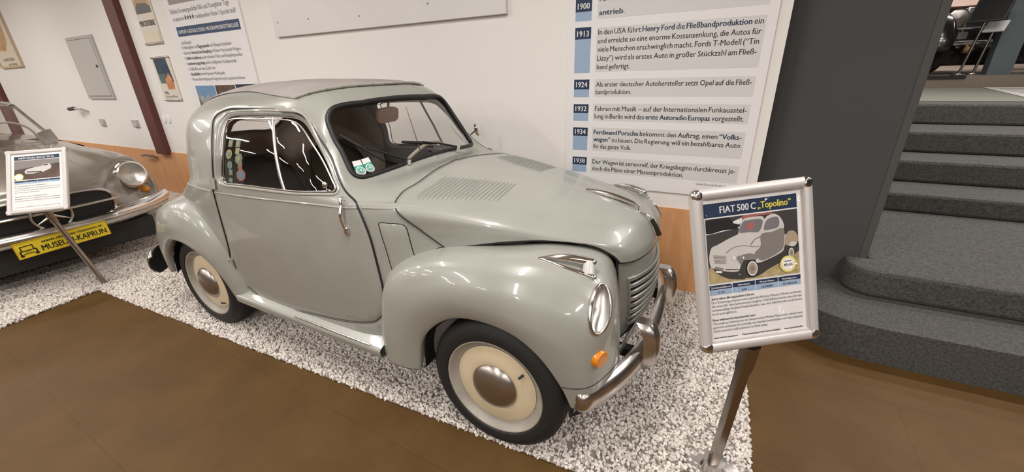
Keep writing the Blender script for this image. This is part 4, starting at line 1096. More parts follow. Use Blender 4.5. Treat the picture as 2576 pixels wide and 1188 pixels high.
    gr = MB().grid(np.array(rows)).build('grille_mouth_shade', 'black', t, angle=0)
    MB().tube([(gx(y) + .016, y, z) for y, z in o2], .011, 8, closed=True).build('grille_rim', 'chrome_worn', gr)
    MB().tube([(gx(y) + .022, y, .575 + .03 * 0) for y in np.linspace(-.40, .40, 30)], .011, 8).build('grille_bar', 'chrome_worn', gr)
    m = MB().tube([(gx(0) + .035, .105 * math.cos(a), .555 + .105 * math.sin(a)) for a in np.linspace(0, 2 * PI, 41)[:-1]], .009, 8, closed=True)
    for k in range(3):
        a = PI / 2 + 2 * PI * k / 3; m.tube([(gx(0) + .037, 0, .555), (gx(0) + .035, .10 * math.cos(a), .555 + .10 * math.sin(a))], [.014, .004], 8)
    m.build('ring_emblem', 'chrome_worn', gr)
    # bumper
    def bar(y0, y1, zc, h, d, fx, n=40):
        rows = []
        for y in np.linspace(y0, y1, n):
            x = fx(y); rows.append([(x + d * math.sin(a), y, zc + h * math.cos(a)) for a in np.linspace(0, PI, 11)] + [(x, y, zc + h)])
        m = MB().grid(np.array(rows)); m.poly(rows[0][:-1]); m.poly(rows[-1][:-1][::-1]); return m
    fx = lambda y: -.005 - .33 * (abs(y) / .80) ** 3.2
    bp_ = bar(-.80, .80, .432, .045, .045, fx).build('bumper', 'chrome_worn', t, recalc=True)
    for s in (1, -1):
        m = bar(min(s * .33, s * .81), max(s * .33, s * .81), .468, .044, .080, fx).build('bumper_corner', 'chrome', bp_, recalc=True)
    # yellow plate with black lettering, tilted a little
    R_ = Matrix.Rotation(math.radians(2.0), 3, 'X')
    pl = MB()
    pl.box((.058, -.005, .378), (.006, .50, .115), 0, rot=R_)
    plate = pl.build('number_plate', ['plate_yellow'], t, smooth=False)
    fn = lambda x, z: tuple(Vector((.0625, -.005, .378)) + R_ @ Vector((0, x, z)))
    m = MB()
    for a, b in (((-.248, -.0555), (.248, -.0555)), ((.248, -.0555), (.248, .0555)), ((.248, .0555), (-.248, .0555)), ((-.248, .0555), (-.248, -.0555))): m.tube([fn(*a), fn(*b)], .0016, 6)
    m.build('plate_edge', 'plate_rim', plate)
    m = MB(); put_text(m, [('MUSEUM-KAPRUN', True, 0)], -.125, -.036, .058, width=.355, fn=fn); put_text(m, [('www.oldtimer-museum.at', True, 0)], -.115, .020, .030, width=.335, fn=fn)
    # little car pictogram
    def rect(x0, z0, x1, z1): m.poly([fn(x0, z0), fn(x1, z0), fn(x1, z1), fn(x0, z1)])
    for q in ((-.222, .024, -.160, .030), (-.224, -.004, -.218, .028), (-.165, -.004, -.159, .028), (-.232, -.008, -.150, -.002), (-.234, -.034, -.226, -.004), (-.156, -.034, -.148, -.004), (-.236, -.044, -.218, -.030), (-.164, -.044, -.146, -.030), (-.218, -.030, -.164, -.025), (-.205, -.022, -.203, -.004), (-.195, -.022, -.193, -.004), (-.185, -.022, -.183, -.004)): rect(*q)
    m.build('plate_lettering', 'black', plate, smooth=False)
    # front wheels and dark underside
    for s in (1, -1):
        M = Matrix.Translation(Vector((-1.12, .70 * s, .305))) @ Matrix.Rotation(-PI / 2 * s, 4, 'X')
        w = MB().lathe([(.17, .07), (.21, .085), (.27, .08), (.305, .055), (.315, .02), (.315, -.04), (.30, -.075), (.26, -.09), (.17, -.08)], 48, M=M).build('wheel', 'tyre_rubber', t)
        MB().lathe([(.172, .072), (.12, .06), (.11, .085), (.06, .10), (0, .105)], 40, M=M).build('hubcap', 'chrome_worn', w)
        M = Matrix.Translation(Vector((-3.3, .70 * s, .305))) @ Matrix.Rotation(-PI / 2 * s, 4, 'X')
        MB().lathe([(0, .09), (.17, .07), (.21, .085), (.27, .08), (.305, .055), (.315, .02), (.315, -.04), (.30, -.075), (.26, -.09), (.17, -.08)], 40, M=M).build('wheel', 'tyre_rubber', t)
    MB().bx(-4.0, -.16, -.60, .60, .17, .34).build('floor_pan', 'coupe_dark', t, smooth=False)  # dark slab drawn forward to deepen the shade under the nose
coupe()
# ================= sign stands =================
def film(t, w, h, y):
    r = np.random.default_rng(11); nu, nv = 90, 120
    X, Z = np.meshgrid(np.linspace(-w / 2, w / 2, nu), np.linspace(-h / 2, h / 2, nv), indexing='ij'); D = np.zeros_like(X)
    for _ in range(22):
        a = r.uniform(0, PI); c = r.uniform(-.4, .4); s = r.uniform(.009, .024); k = r.uniform(-1, 1) * .0040
        q = (X * math.cos(a) + Z * math.sin(a)) - c * h * .5 + .03 * np.sin(6 * (X * math.sin(a) - Z * math.cos(a)) / w + r.uniform(0, 6))
        D += k * np.exp(-(q / s) ** 2)
    D += .0010 * np.sin(X * 21 + 1) * np.sin(Z * 17)
    e = np.minimum(1, np.minimum(w / 2 - abs(X), h / 2 - abs(Z)) / .02)
    D = np.clip(D, -.0065, .007)
    P = np.stack([X, y - (D + .0022) * e, Z], -1)
    return MB().grid(P).build('clear_film', 'film', t, angle=0)
def sign_frame(t, w, h, fr, mt_corner, rails=.018):
    """snap frame in the local XZ plane, front toward -Y"""
    f = None; m = MB()
    m.box((0, .006, 0), (w - .01, .006, h - .01))
    back = m.build('back_board', 'alu', t, smooth=False)
    pr = [(-.5, 0), (-.46, .55), (-.3, .9), (0, 1), (.3, .9), (.46, .55), (.5, 0)]
    L = [((-w / 2 + fr / 2, -h / 2), (-w / 2 + fr / 2, h / 2), (1, 0)), ((w / 2 - fr / 2, -h / 2), (w / 2 - fr / 2, h / 2), (1, 0)), ((-w / 2, h / 2 - fr / 2), (w / 2, h / 2 - fr / 2), (0, 1)), ((-w / 2, -h / 2 + fr / 2), (w / 2, -h / 2 + fr / 2), (0, 1))]
    for a, b, d in L:
        ins = fr * .55 if mt_corner else 0
        rows = []
        for q in (a, b):
            k = 1 if q is a else -1; q = (q[0] + (ins * k if d == (0, 1) else 0), q[1] + (ins * k if d == (1, 0) else 0))
            rows.append([(q[0] + d[0] * p * fr, .004 - e * rails, q[1] + d[1] * p * fr) for p, e in pr] + [(q[0] + d[0] * .5 * fr, .010, q[1] + d[1] * .5 * fr), (q[0] - d[0] * .5 * fr, .010, q[1] - d[1] * .5 * fr), (q[0] - d[0] * .5 * fr, .004, q[1] - d[1] * .5 * fr)])
        mm = MB().grid(np.array(rows)); mm.poly(rows[0][:-1]); mm.poly(rows[1][:-1][::-1])
        mm.build('frame_rail', 'alu', t, recalc=True)
    if mt_corner:
        for sx in (-1, 1):
            for sz in (-1, 1):
                cx, cz = sx * (w / 2 - fr * .52), sz * (h / 2 - fr * .52); mm = MB()
                mm.ell((cx, .002, cz), (fr * .56, rails * 1.15, fr * .56), 24, 14)
                mm.tube([(cx, .0035, cz), (cx - sx * fr * .62, .0035, cz)], fr * .505, 16, flat=.99); mm.tube([(cx, .0035, cz), (cx, .0035, cz - sz * fr * .62)], fr * .505, 16)
                mm.v = [(a_, max(-rails * 1.02 + .004, min(.012, b_)), c_) for a_, b_, c_ in mm.v]
                mm.build('corner_cap', 'chrome', t, recalc=True)
def disc(m, c, r, fn, mi, n=28, sx=1, a0=0, a1=2 * PI):
    m.poly([fn(c[0] + r * sx * math.cos(a), c[1] + r * math.sin(a)) for a in np.linspace(a0, a1, n + 1)[:-1]], mi)

PHOTO = [
 (1, [(0.014, 0.263), (0.058, 0.222), (0.112, 0.14), (0.217, 0.055), (0.392, 0.028), (0.527, 0.034), (0.7, 0.156), (0.811, 0.212), (0.999, 0.331), (1, 0), (0, 0)]),
 (8, [(0.001, 0.786), (0.188, 0.808), (0.363, 0.832), (0.362, 0.819), (0.187, 0.792), (0.002, 0.766)]),
 (6, [(0, 0.942), (0.075, 1), (0.231, 1), (0.286, 0.957), (0.346, 0.822), (0.188, 0.808), (0, 0.786)]),
 (5, [(0.403, 0.986), (0.486, 1), (0.634, 1), (0.724, 1), (0.725, 0.976), (0.533, 0.961), (0.409, 0.933)]),
 (8, [(0.293, 0.924), (0.394, 0.969), (0.399, 0.916), (0.364, 0.871), (0.3, 0.896)]),
 (0, [(0.058, 0.222), (0.215, 0.172), (0.331, 0.15), (0.392, 0.024), (0.217, 0.053), (0.112, 0.134)]),
 (0, [(0.443, 0.05), (0.614, 0.108), (0.811, 0.219), (0.995, 0.352), (0.991, 0.489), (0.948, 0.328), (0.873, 0.317), (0.817, 0.373), (0.586, 0.249), (0.499, 0.169)]),
 (2, [(0.019, 0.295), (0.012, 0.381), (0.026, 0.508), (0.052, 0.57), (0.107, 0.596), (0.222, 0.664), (0.307, 0.706), (0.341, 0.726), (0.35, 0.776), (0.391, 0.917), (0.434, 0.953), (0.615, 0.949), (0.637, 0.906), (0.669, 0.944), (0.731, 0.968), (0.788, 0.934), (0.826, 0.861), (0.847, 0.763), (0.836, 0.675), (0.86, 0.618), (0.889, 0.664), (0.939, 0.67), (0.981, 0.614), (0.992, 0.521), (0.952, 0.431), (0.89, 0.444), (0.854, 0.489), (0.817, 0.373), (0.586, 0.249), (0.523, 0.249), (0.507, 0.31), (0.455, 0.307), (0.389, 0.314), (0.346, 0.218), (0.321, 0.152), (0.198, 0.169), (0.035, 0.253)]),
 (3, [(0.591, 0.671), (0.721, 0.697), (0.834, 0.727), (0.839, 0.518), (0.807, 0.395), (0.595, 0.27), (0.527, 0.326), (0.509, 0.401), (0.576, 0.492)]),
 (7, [(0.844, 0.498), (0.86, 0.612), (0.892, 0.661), (0.939, 0.668), (0.981, 0.61), (0.992, 0.53), (0.983, 0.484), (0.921, 0.509), (0.877, 0.446)]),
 (4, [(0.355, 0.749), (0.402, 0.9), (0.433, 0.917), (0.61, 0.896), (0.57, 0.727), (0.466, 0.734)]),
 (4, [(0.625, 0.742), (0.65, 0.864), (0.696, 0.907), (0.777, 0.912), (0.796, 0.819), (0.774, 0.752), (0.673, 0.733)]),
 (5, [(0.426, 0.781), (0.447, 0.868), (0.505, 0.882), (0.527, 0.813), (0.492, 0.768)]),
 (3, [(0.191, 0.46), (0.282, 0.533), (0.382, 0.542), (0.514, 0.504), (0.588, 0.502), (0.513, 0.496), (0.382, 0.533), (0.286, 0.524), (0.195, 0.452)]),
 (3, [(0.465, 0.539), (0.519, 0.62), (0.586, 0.652), (0.59, 0.641), (0.522, 0.609), (0.472, 0.531)]),
 (3, [(0.308, 0.369), (0.376, 0.401), (0.459, 0.404), (0.508, 0.375), (0.53, 0.306), (0.455, 0.305), (0.388, 0.31), (0.352, 0.237), (0.337, 0.279)]),
 (3, [(0.067, 0.273), (0.155, 0.23), (0.153, 0.195), (0.067, 0.234)]),
 (8, [(0.074, 0.206), (0.14, 0.187), (0.138, 0.155), (0.074, 0.174)]),
 (6, [(0.179, 0.212), (0.328, 0.183), (0.328, 0.174), (0.178, 0.2)]),
]
PHOTO_GRILLE = [[(0.056, 0.448), (0.195, 0.415), (0.195, 0.408), (0.055, 0.439)], [(0.057, 0.425), (0.194, 0.393), (0.193, 0.386), (0.057, 0.416)], [(0.058, 0.403), (0.193, 0.372), (0.192, 0.364), (0.058, 0.394)], [(0.06, 0.381), (0.192, 0.35), (0.191, 0.342), (0.059, 0.372)], [(0.061, 0.358), (0.191, 0.328), (0.19, 0.32), (0.061, 0.349)], [(0.062, 0.336), (0.189, 0.306), (0.189, 0.298), (0.062, 0.327)]]
def right_sign():
    t = thing('sign_stand', 'silver-framed information sign on a steel pole, right of the small grey car', 'sign', (.806, -.352, 0))
    # tilted head
    hd = Matrix.Translation(Vector((.796, -.388, .878)) - Vector((.806, -.352, 0))) @ Euler((math.radians(-16.6), math.radians(-4.1), math.radians(31.3)), 'XYZ').to_matrix().to_4x4()
    hd = Matrix.Translation(Vector((.796, -.388, .878)) - Vector((.806, -.352, 0))) @ (Matrix.Rotation(math.radians(31.3), 4, 'Z') @ Matrix.Rotation(math.radians(-16.6), 4, 'X') @ Matrix.Rotation(math.radians(-4.1), 4, 'Y'))
    h = MB().box((0, .011, 0), (.34, .004, .46)).build('sign_head', 'alu', t, smooth=False); h.matrix_local = hd
    w, hh = .357, .48
    sign_frame(h, w, hh, .034, True)
    pw, ph = .297, .42
    fn0 = lambda d: (lambda x, z: (x, -.0005 - d, z))
    m = MB(); m.poly([fn0(0)(*q) for q in ((-pw / 2, -ph / 2), (pw / 2, -ph / 2), (pw / 2, ph / 2), (-pw / 2, ph / 2))])
    ps = m.build('poster', 'paper', h, smooth=False)
    # header band with the car's name
    m = MB(); f1 = fn0(.0004); f2 = fn0(.0008); f3 = fn0(.0012); f4 = fn0(.0016)
    def rect(m, x0, z0, x1, z1, f, mi): m.poly([f(x0, z0), f(x1, z0), f(x1, z1), f(x0, z1)], mi)
    rect(m, -.143, .156, .132, .196, f1, 0)
    put_text(m, [('FIAT 500 C', True, 1)], -.096, .166, .028, width=.106, fn=f2)
    put_text(m, [('„Topolino“', True, 2)], .016, .166, .028, width=.098, fn=f2)
    m.build('title_band', ['navy_dark', 'paper', 'title_yellow'], ps, smooth=False)
    # photograph of the car
    m = MB(); x0, x1, z0, z1 = -.140, .132, -.036, .152
    rect(m, x0, z0, x1, z1, f1, 0)
    def pt(u, v): return (x0 + (x1 - x0) * u, z0 + (z1 - z0) * v)
    def P_(pts, f, mi): m.poly([f(*pt(*q)) for q in pts], mi)
    for k, (mi, pts) in enumerate(PHOTO):
        q = np.array([pt(*c) for c in pts]); q = smooth_loop(q, .004) if len(pts) > 5 else q; q[:, 0] = np.clip(q[:, 0], x0, x1); q[:, 1] = np.clip(q[:, 1], z0, z1)
        m.poly([fn0(.0008 + .00012 * k)(a, b) for a, b in q], mi)
    for pts in PHOTO_GRILLE: m.poly([fn0(.0036)(*pt(*c)) for c in pts], 3)
    for (u, v), rx, ry in (((.470, .168), .0155, .0215), ((.906, .330), .0085, .0150)):
        c = pt(u, v)
        for k, (f, mi) in enumerate(((1.08, 6), (1, 8), (.80, 3), (.74, 7), (.36, 3))): disc(m, c, ry * f, fn0(.0036 + .0002 * k), mi, sx=rx / ry)
    disc(m, pt(.275, .37), .0062, fn0(.0036), 8, sx=.8)
    m.build('car_photo', ['photo_dark', 'photo_grass', 'photo_car', 'photo_car_dark', 'photo_glass', 'photo_red', 'black', 'photo_tan', 'sticker_white'], ps, smooth=False)
    m = MB(); c = pt(.86, .17); disc(m, c, .024, fn0(.0050), 0); disc(m, c, .0185, fn0(.0053), 1)
    put_text(m, [('49-55', True, 2)], c[0], c[1] - .006, .011, width=.027, align='c', fn=fn0(.0056)); put_text(m, [('BAUJAHR', True, 2)], c[0], c[1] + .007, .005, width=.020, align='c', fn=fn0(.0056))
    m.build('year_badge', ['badge_yellow', 'paper', 'ink'], ps, smooth=False)
    # data table
    m = MB(); cw = (x1 - x0 + .004) / 4
    for i, (a, b) in enumerate((('Zylinderzahl/Bauart', '4 / R'), ('Hubvolumen', '569'), ('PS bei U/min', '16,5/4400'), ('Höchstgeschw.', '95-105 km/h'))):
        xa = x0 - .002 + cw * i; rect(m, xa + .001, -.054, xa + cw - .001, -.041, f1, 0); rect(m, xa + .001, -.070, xa + cw - .001, -.0548, f1, 1)
        put_text(m, [(a, True, 2)], xa + cw / 2, -.0505, .0075, width=min(cw * .86, .0035 * len(a)), align='c', fn=f2); put_text(m, [(b, False, 3)], xa + cw / 2, -.0655, .0075, width=.0034 * len(b) + .004, align='c', fn=f2)
    m.build('data_table', ['navy_dark', 'blue_pale', 'paper', 'ink'], ps, smooth=False)
    m = MB()
    W_ = .272; xl = -.138; z = -.084
    lines = [([('Jetzt ohne die typischen Ohren', True, 0)], .128), ([('Der Kleinwagen hatte seine typische Mickey-Mouse-Ohren verloren,', False, 1)], W_), ([('die einst für den Spitznamen sorgten. Glücklicherweise wurde das', False, 1)], W_), ([('serienmäßige Rolldach beibehalten, was der Fahrfreude auch heute', False, 1)], W_), ([('noch zuträglich ist.', False, 1)], .074), None, ([('Now without its characteristic ears', True, 0)], .128), ([('The small car had now lost its characteristic Mickey Mouse ears, which once', False, 1)], W_), ([('gave it its nickname. Fortunately, the standard retractable roof was retained,', False, 1)], W_), ([('which means it is still a pleasure to drive today.', False, 1)], .165)]
    for l in lines:
        if l: put_text(m, l[0], xl, z, .0098, width=l[1], fn=f1)
        z -= .0112 if l else .007
    m.build('sign_text', ['ink', 'ink_grey'], ps, smooth=False); m = MB()
    put_text(m, [('www.oldtimer-museum.at', True, 0)], xl, -.200, .0075, width=.072, fn=f1); put_text(m, [('Museumskatalog an der Kasse erhältlich', True, 0)], -.052, -.200, .0075, width=.115, fn=f1); put_text(m, [('www.sport-kristall.at', True, 0)], .076, -.200, .0075, width=.058, fn=f1)
    m.build('footer_text', ['ink', 'ink_grey'], ps, smooth=False)
    film(h, .306, .428, -.0100)
    # pole and base
    top = hd @ Vector((.0, .018, -.20)); low = Vector((-.004, .0, .012)); d = (top - low)
    e = d.normalized(); q = low + d * .80
    m = MB().tube([low, low + d * .72, low + d * .78], [.0165, .0165, .0165], 4); 
    pm = MB(); a = low; b = low + d * .80
    side1 = e.cross(Vector((.5, -.85, 0))).normalized(); side2 = e.cross(side1).normalized()
    def ringp(c, hw, hd_): return [tuple(c + side1 * sx * hw + side2 * sy * hd_) for sx, sy in ((-1, -.7), (-.8, -1), (.8, -1), (1, -.7), (1, .7), (.8, 1), (-.8, 1), (-1, .7), (-1, -.7))]
    pm.grid(np.array([ringp(a, .0175, .0145), ringp(low + d * .74, .0185, .0145), ringp(low + d * .79, .0225, .019), ringp(low + d * .92, .0225, .020)]))
    pole = pm.build('pole', 'stand_steel', t, angle=30, recalc=True)
    MB().tube([low + d * .915, low + d * .935], .0235, 20).build('pole_collar', 'black', pole)
    MB().tube([low + d * .90, top], .0165, 16).build('pole_neck', 'chrome_worn', pole)
    MB().box(top - e * .0, (.05, .02, .06), rot=hd.to_3x3()).build('head_bracket', 'stand_steel', t, smooth=False)
    M = Matrix.Translation(Vector((0, 0, .004)))
    MB().lathe([(0, .016), (.02, .0155), (.07, .013), (.10, .009), (.112, .004), (.112, -.002)], 48, M=M).build('base_plate', 'chrome_worn', t)
    MB().lathe([(.0, .05), (.034, .048), (.038, .03), (.044, .014)], 20, M=M).build('base_socket', 'chrome_worn', t)
right_sign()

def left_sign():
    t = thing('sign_stand', 'pale framed information sign tilted on a leaning pole in front of the coupe', 'sign', (-3.396, -.664, 0))
    off = Vector((-3.372, -.758, .843)) - Vector((-3.396, -.664, 0))
    hd = Matrix.Translation(off) @ (Matrix.Rotation(math.radians(43.9), 4, 'Z') @ Matrix.Rotation(math.radians(-31.7), 4, 'X') @ Matrix.Rotation(math.radians(-1.2), 4, 'Y'))
    w, hh = .327, .44
    h = MB().box((0, .011, 0), (w * .95, .004, hh * .95)).build('sign_head', 'alu', t, smooth=False); h.matrix_local = hd
    sign_frame(h, w, hh, .030, False, rails=.012)
    pw, ph = .275, .388; fn0 = lambda d: (lambda x, z: (x, -.0005 - d, z))
    m = MB(); m.poly([fn0(0)(*q) for q in ((-pw / 2, -ph / 2), (pw / 2, -ph / 2), (pw / 2, ph / 2), (-pw / 2, ph / 2))]); ps = m.build('poster', 'paper', h, smooth=False)
    f1, f2, f3, f4 = fn0(.0004), fn0(.0008), fn0(.0012), fn0(.0016)
    def rect(m, x0, z0, x1, z1, f, mi): m.poly([f(x0, z0), f(x1, z0), f(x1, z1), f(x0, z1)], mi)
    m = MB(); rect(m, -.120, .150, .122, .176, f1, 0); put_text(m, [('MERCEDES-BENZ 190 SL', True, 1)], 0, .156, .018, width=.19, align='c', fn=f2)
    m.build('title_band', ['navy_dark', 'paper'], ps, smooth=False)
    m = MB(); x0, x1, z0, z1 = -.120, .122, .012, .146
    def pt(u, v): return (x0 + (x1 - x0) * u, z0 + (z1 - z0) * v)
    def P_(pts, f, mi): m.poly([f(*pt(*q)) for q in pts], mi)
    rect(m, x0, z0, x1, z1, f1, 0)
    P_([(0, .55), (1, .75), (1, 1), (0, 1)], f2, 4); P_([(0, .45), (.4, .62), (.62, .62), (1, .8), (1, .7), (.6, .5), (0, .38)], f2, 1)
    P_([(.22, .40), (.26, .52), (.45, .62), (.60, .66), (.66, .76), (.76, .76), (.82, .62), (.80, .48), (.64, .34), (.40, .28), (.25, .30)], f3, 2)
    P_([(.26, .36), (.60, .32), (.60, .38), (.28, .42)], f4, 1); P_([(.62, .66), (.67, .74), (.74, .74), (.74, .66)], f4, 1)
    disc(m, pt(.10, .15), .024, f3, 3); disc(m, pt(.10, .15), .019, f4, 5)
    m.build('car_photo', ['photo_brown', 'photo_dark', 'photo_car', 'badge_yellow', 'photo_car_dark', 'paper'], ps, smooth=False)
    m = MB()
    for i in range(4): rect(m, x0 + .0608 * i, -.005, x0 + .0608 * i + .0595, .006, f1, 0); rect(m, x0 + .0608 * i, -.017, x0 + .0608 * i + .0595, -.0055, f1, 1)
    m.build('data_table', ['navy_dark', 'blue_pale'], ps, smooth=False)
    m = MB(); z = -.034
    for i, (tx, wd_) in enumerate((('Der kleine Bruder des Flügeltürers', .17), ('Der elegante Roadster war in den fünfziger Jahren ein Traum und', .24), ('wurde vor allem in die Vereinigten Staaten von Amerika verkauft.', .24), ('Auf Wunsch gab es ein Hardtop.', .13), ('', 0), ('The little brother of the gullwing', .17), ('The elegant roadster was a dream of the fifties and was sold above', .24), ('all in the United States of America. A hardtop was available.', .24))):
        if tx: put_text(m, [(tx, i in (0, 5), 0)], x0, z, .009, width=wd_, fn=f1)
        z -= .0145
    m.build('sign_text', ['ink_grey'], ps, smooth=False); m = MB()
    put_text(m, [('www.oldtimer-museum.at', True, 0)], x0, -.178, .007, width=.24, fn=f1); m.build('footer_text', ['ink_grey'], ps, smooth=False)
    top = hd @ Vector((0, .018, -.16)); low = Vector((0, 0, .01)); d = top - low
    MB().tube([low, low + d * .8, low + d * .82], [.017, .017, .021], 12).build('pole', 'stand_steel', t)
    MB().tube([low + d * .8, low + d * .93], .020, 12).build('pole_collar', 'stand_steel', t); MB().tube([low + d * .9, top], .013, 12).build('pole_neck', 'chrome_worn', t)
    MB().box(top, (.05, .02, .06), rot=hd.to_3x3()).build('head_bracket', 'stand_steel', t, smooth=False)
    MB().lathe([(0, .016), (.02, .0155), (.09, .013), (.13, .009), (.14, .004), (.14, -.002)], 40, M=Matrix.Translation(Vector((0, 0, -.006)))).build('base_plate', 'stand_steel', t)
left_sign()
# ================= things on the wall =================
WY = 1.0
def wallthing(name, label, cat, x, z, group=None): return thing(name, label, cat, (x, WY, z), group=group)
def timeline():
    X0, X1, Z0, Z1 = -.292, .806, .687, 2.45; cx, cz = (X0 + X1) / 2, (Z0 + Z1) / 2
    t = wallthing('timeline_board', 'large white timeline board with years 1900 to 1938 and German text', 'information board', cx, cz)
    b = MB().bx(X0 - cx, X1 - cx, -.014, -.001, Z0 - cz, Z1 - cz).build('board', 'panel_white', t, smooth=False)
    f = lambda d: (lambda x, z: (x - cx, -.014 - d, z - cz))
    f1, f2 = f(.0006), f(.0012)
    N, K = 1, 0
    rows = [('1900', 1.803, 1.737, 1.688, (1.812, 1.693), [([('Ferdinand Porsche', 1, N), ('baut Fahrzeuge mit Radnaben-Elektro-', 0, K)], 1.784, .845), ([('antrieb', 1, N), ('.', 0, K)], 1.712, .147)]),
     ('1913', 1.654, 1.590, 1.399, (1.647, 1.404), [([('In den USA führt', 0, K), ('Henry Ford', 1, N), ('die', 0, K), ('Fließbandproduktion', 1, N), ('ein', 0, K)], 1.609, .850), ([('und erreicht so eine enorme Kostensenkung, die Autos für', 0, K)], 1.562, .848), ([('viele Menschen erschwinglich macht. Fords T-Modell (“Tin', 0, K)], 1.516, .845), ([('Lizzy”) wird als erstes Auto in großer Stückzahl am Fließ-', 0, K)], 1.467, .842), ([('band gefertigt.', 0, K)], 1.418, .198)]),
     ('1924', 1.361, 1.303, 1.255, (1.361, 1.259), [([('Als erster deutscher Autohersteller setzt Opel auf die Fließ-', 0, K)], 1.318, .846), ([('bandproduktion.', 0, K)], 1.274, .218)]),
     ('1932', 1.213, 1.159, 1.110, (1.217, 1.114), [([('Fahren mit Musik – auf der Internationalen Funkausstel-', 0, K)], 1.174, .846), ([('lung in Berlin wird das', 0, K), ('erste Autoradio Europas', 1, N), ('vorgestellt.', 0, K)], 1.128, .840)]),
     ('1934', 1.067, 1.014, .920, (1.070, .923), [([('Ferdinand Porsche', 1, N), ('bekommt den Auftrag, einen', 0, K), ('“Volks-', 1, N)], 1.028, .846), ([('wagen”', 1, N), ('zu bauen. Die Regierung will ein bezahlbares Auto', 0, K)], .983, .846), ([('für das ganze Volk.', 0, K)], .938, .245)]),
     ('1938', .874, .823, .775, (.880, .778), [([('Der Wagen ist serienreif, der Kriegsbeginn durchkreuzt je-', 0, K)], .836, .846), ([('doch die Pläne einer Massenproduktion.', 0, K)], .791, .570)])]
    for yr, z1, zm, z0, (b1, b0), lines in rows:
        m = MB(); xa = -.2475 + (1.8 - z1) * .0068; xb = xa + .1 - (1.8 - z1) * .001
        m.poly([f1(xa, zm), f1(xb, zm), f1(xb, z1), f1(xa, z1)], 0); m.poly([f1(xa, z0), f1(xb, z0), f1(xb, zm), f1(xa, zm)], 1)
        put_text(m, [(yr, True, 2)], (xa + xb) / 2, zm + (z1 - zm) * .22, .0445, width=.073, align='c', fn=f2)
        m.build('year_block', ['navy_dark', 'blue_pale', 'sticker_white'], b, smooth=False)
        m = MB(); m.poly([f1(-.112, b0), f1(.7595, b0), f1(.7595, b1), f1(-.112, b1)], 2)
        for seg, z, w in lines: put_text(m, [(a, bool(q), mi) for a, q, mi in seg], -.102, z, .0405, width=w, fn=f2)
        m.build('text_block', ['ink', 'navy_dark', 'text_grey_box'], b, smooth=False)
    m = MB(); put_text(m, [('Quelle: Deutsche Presse-Agentur', False, 0)], .545, .752, .017, width=.20, fn=f1); m.build('source_note', 'ink_grey', b, smooth=False)
timeline()

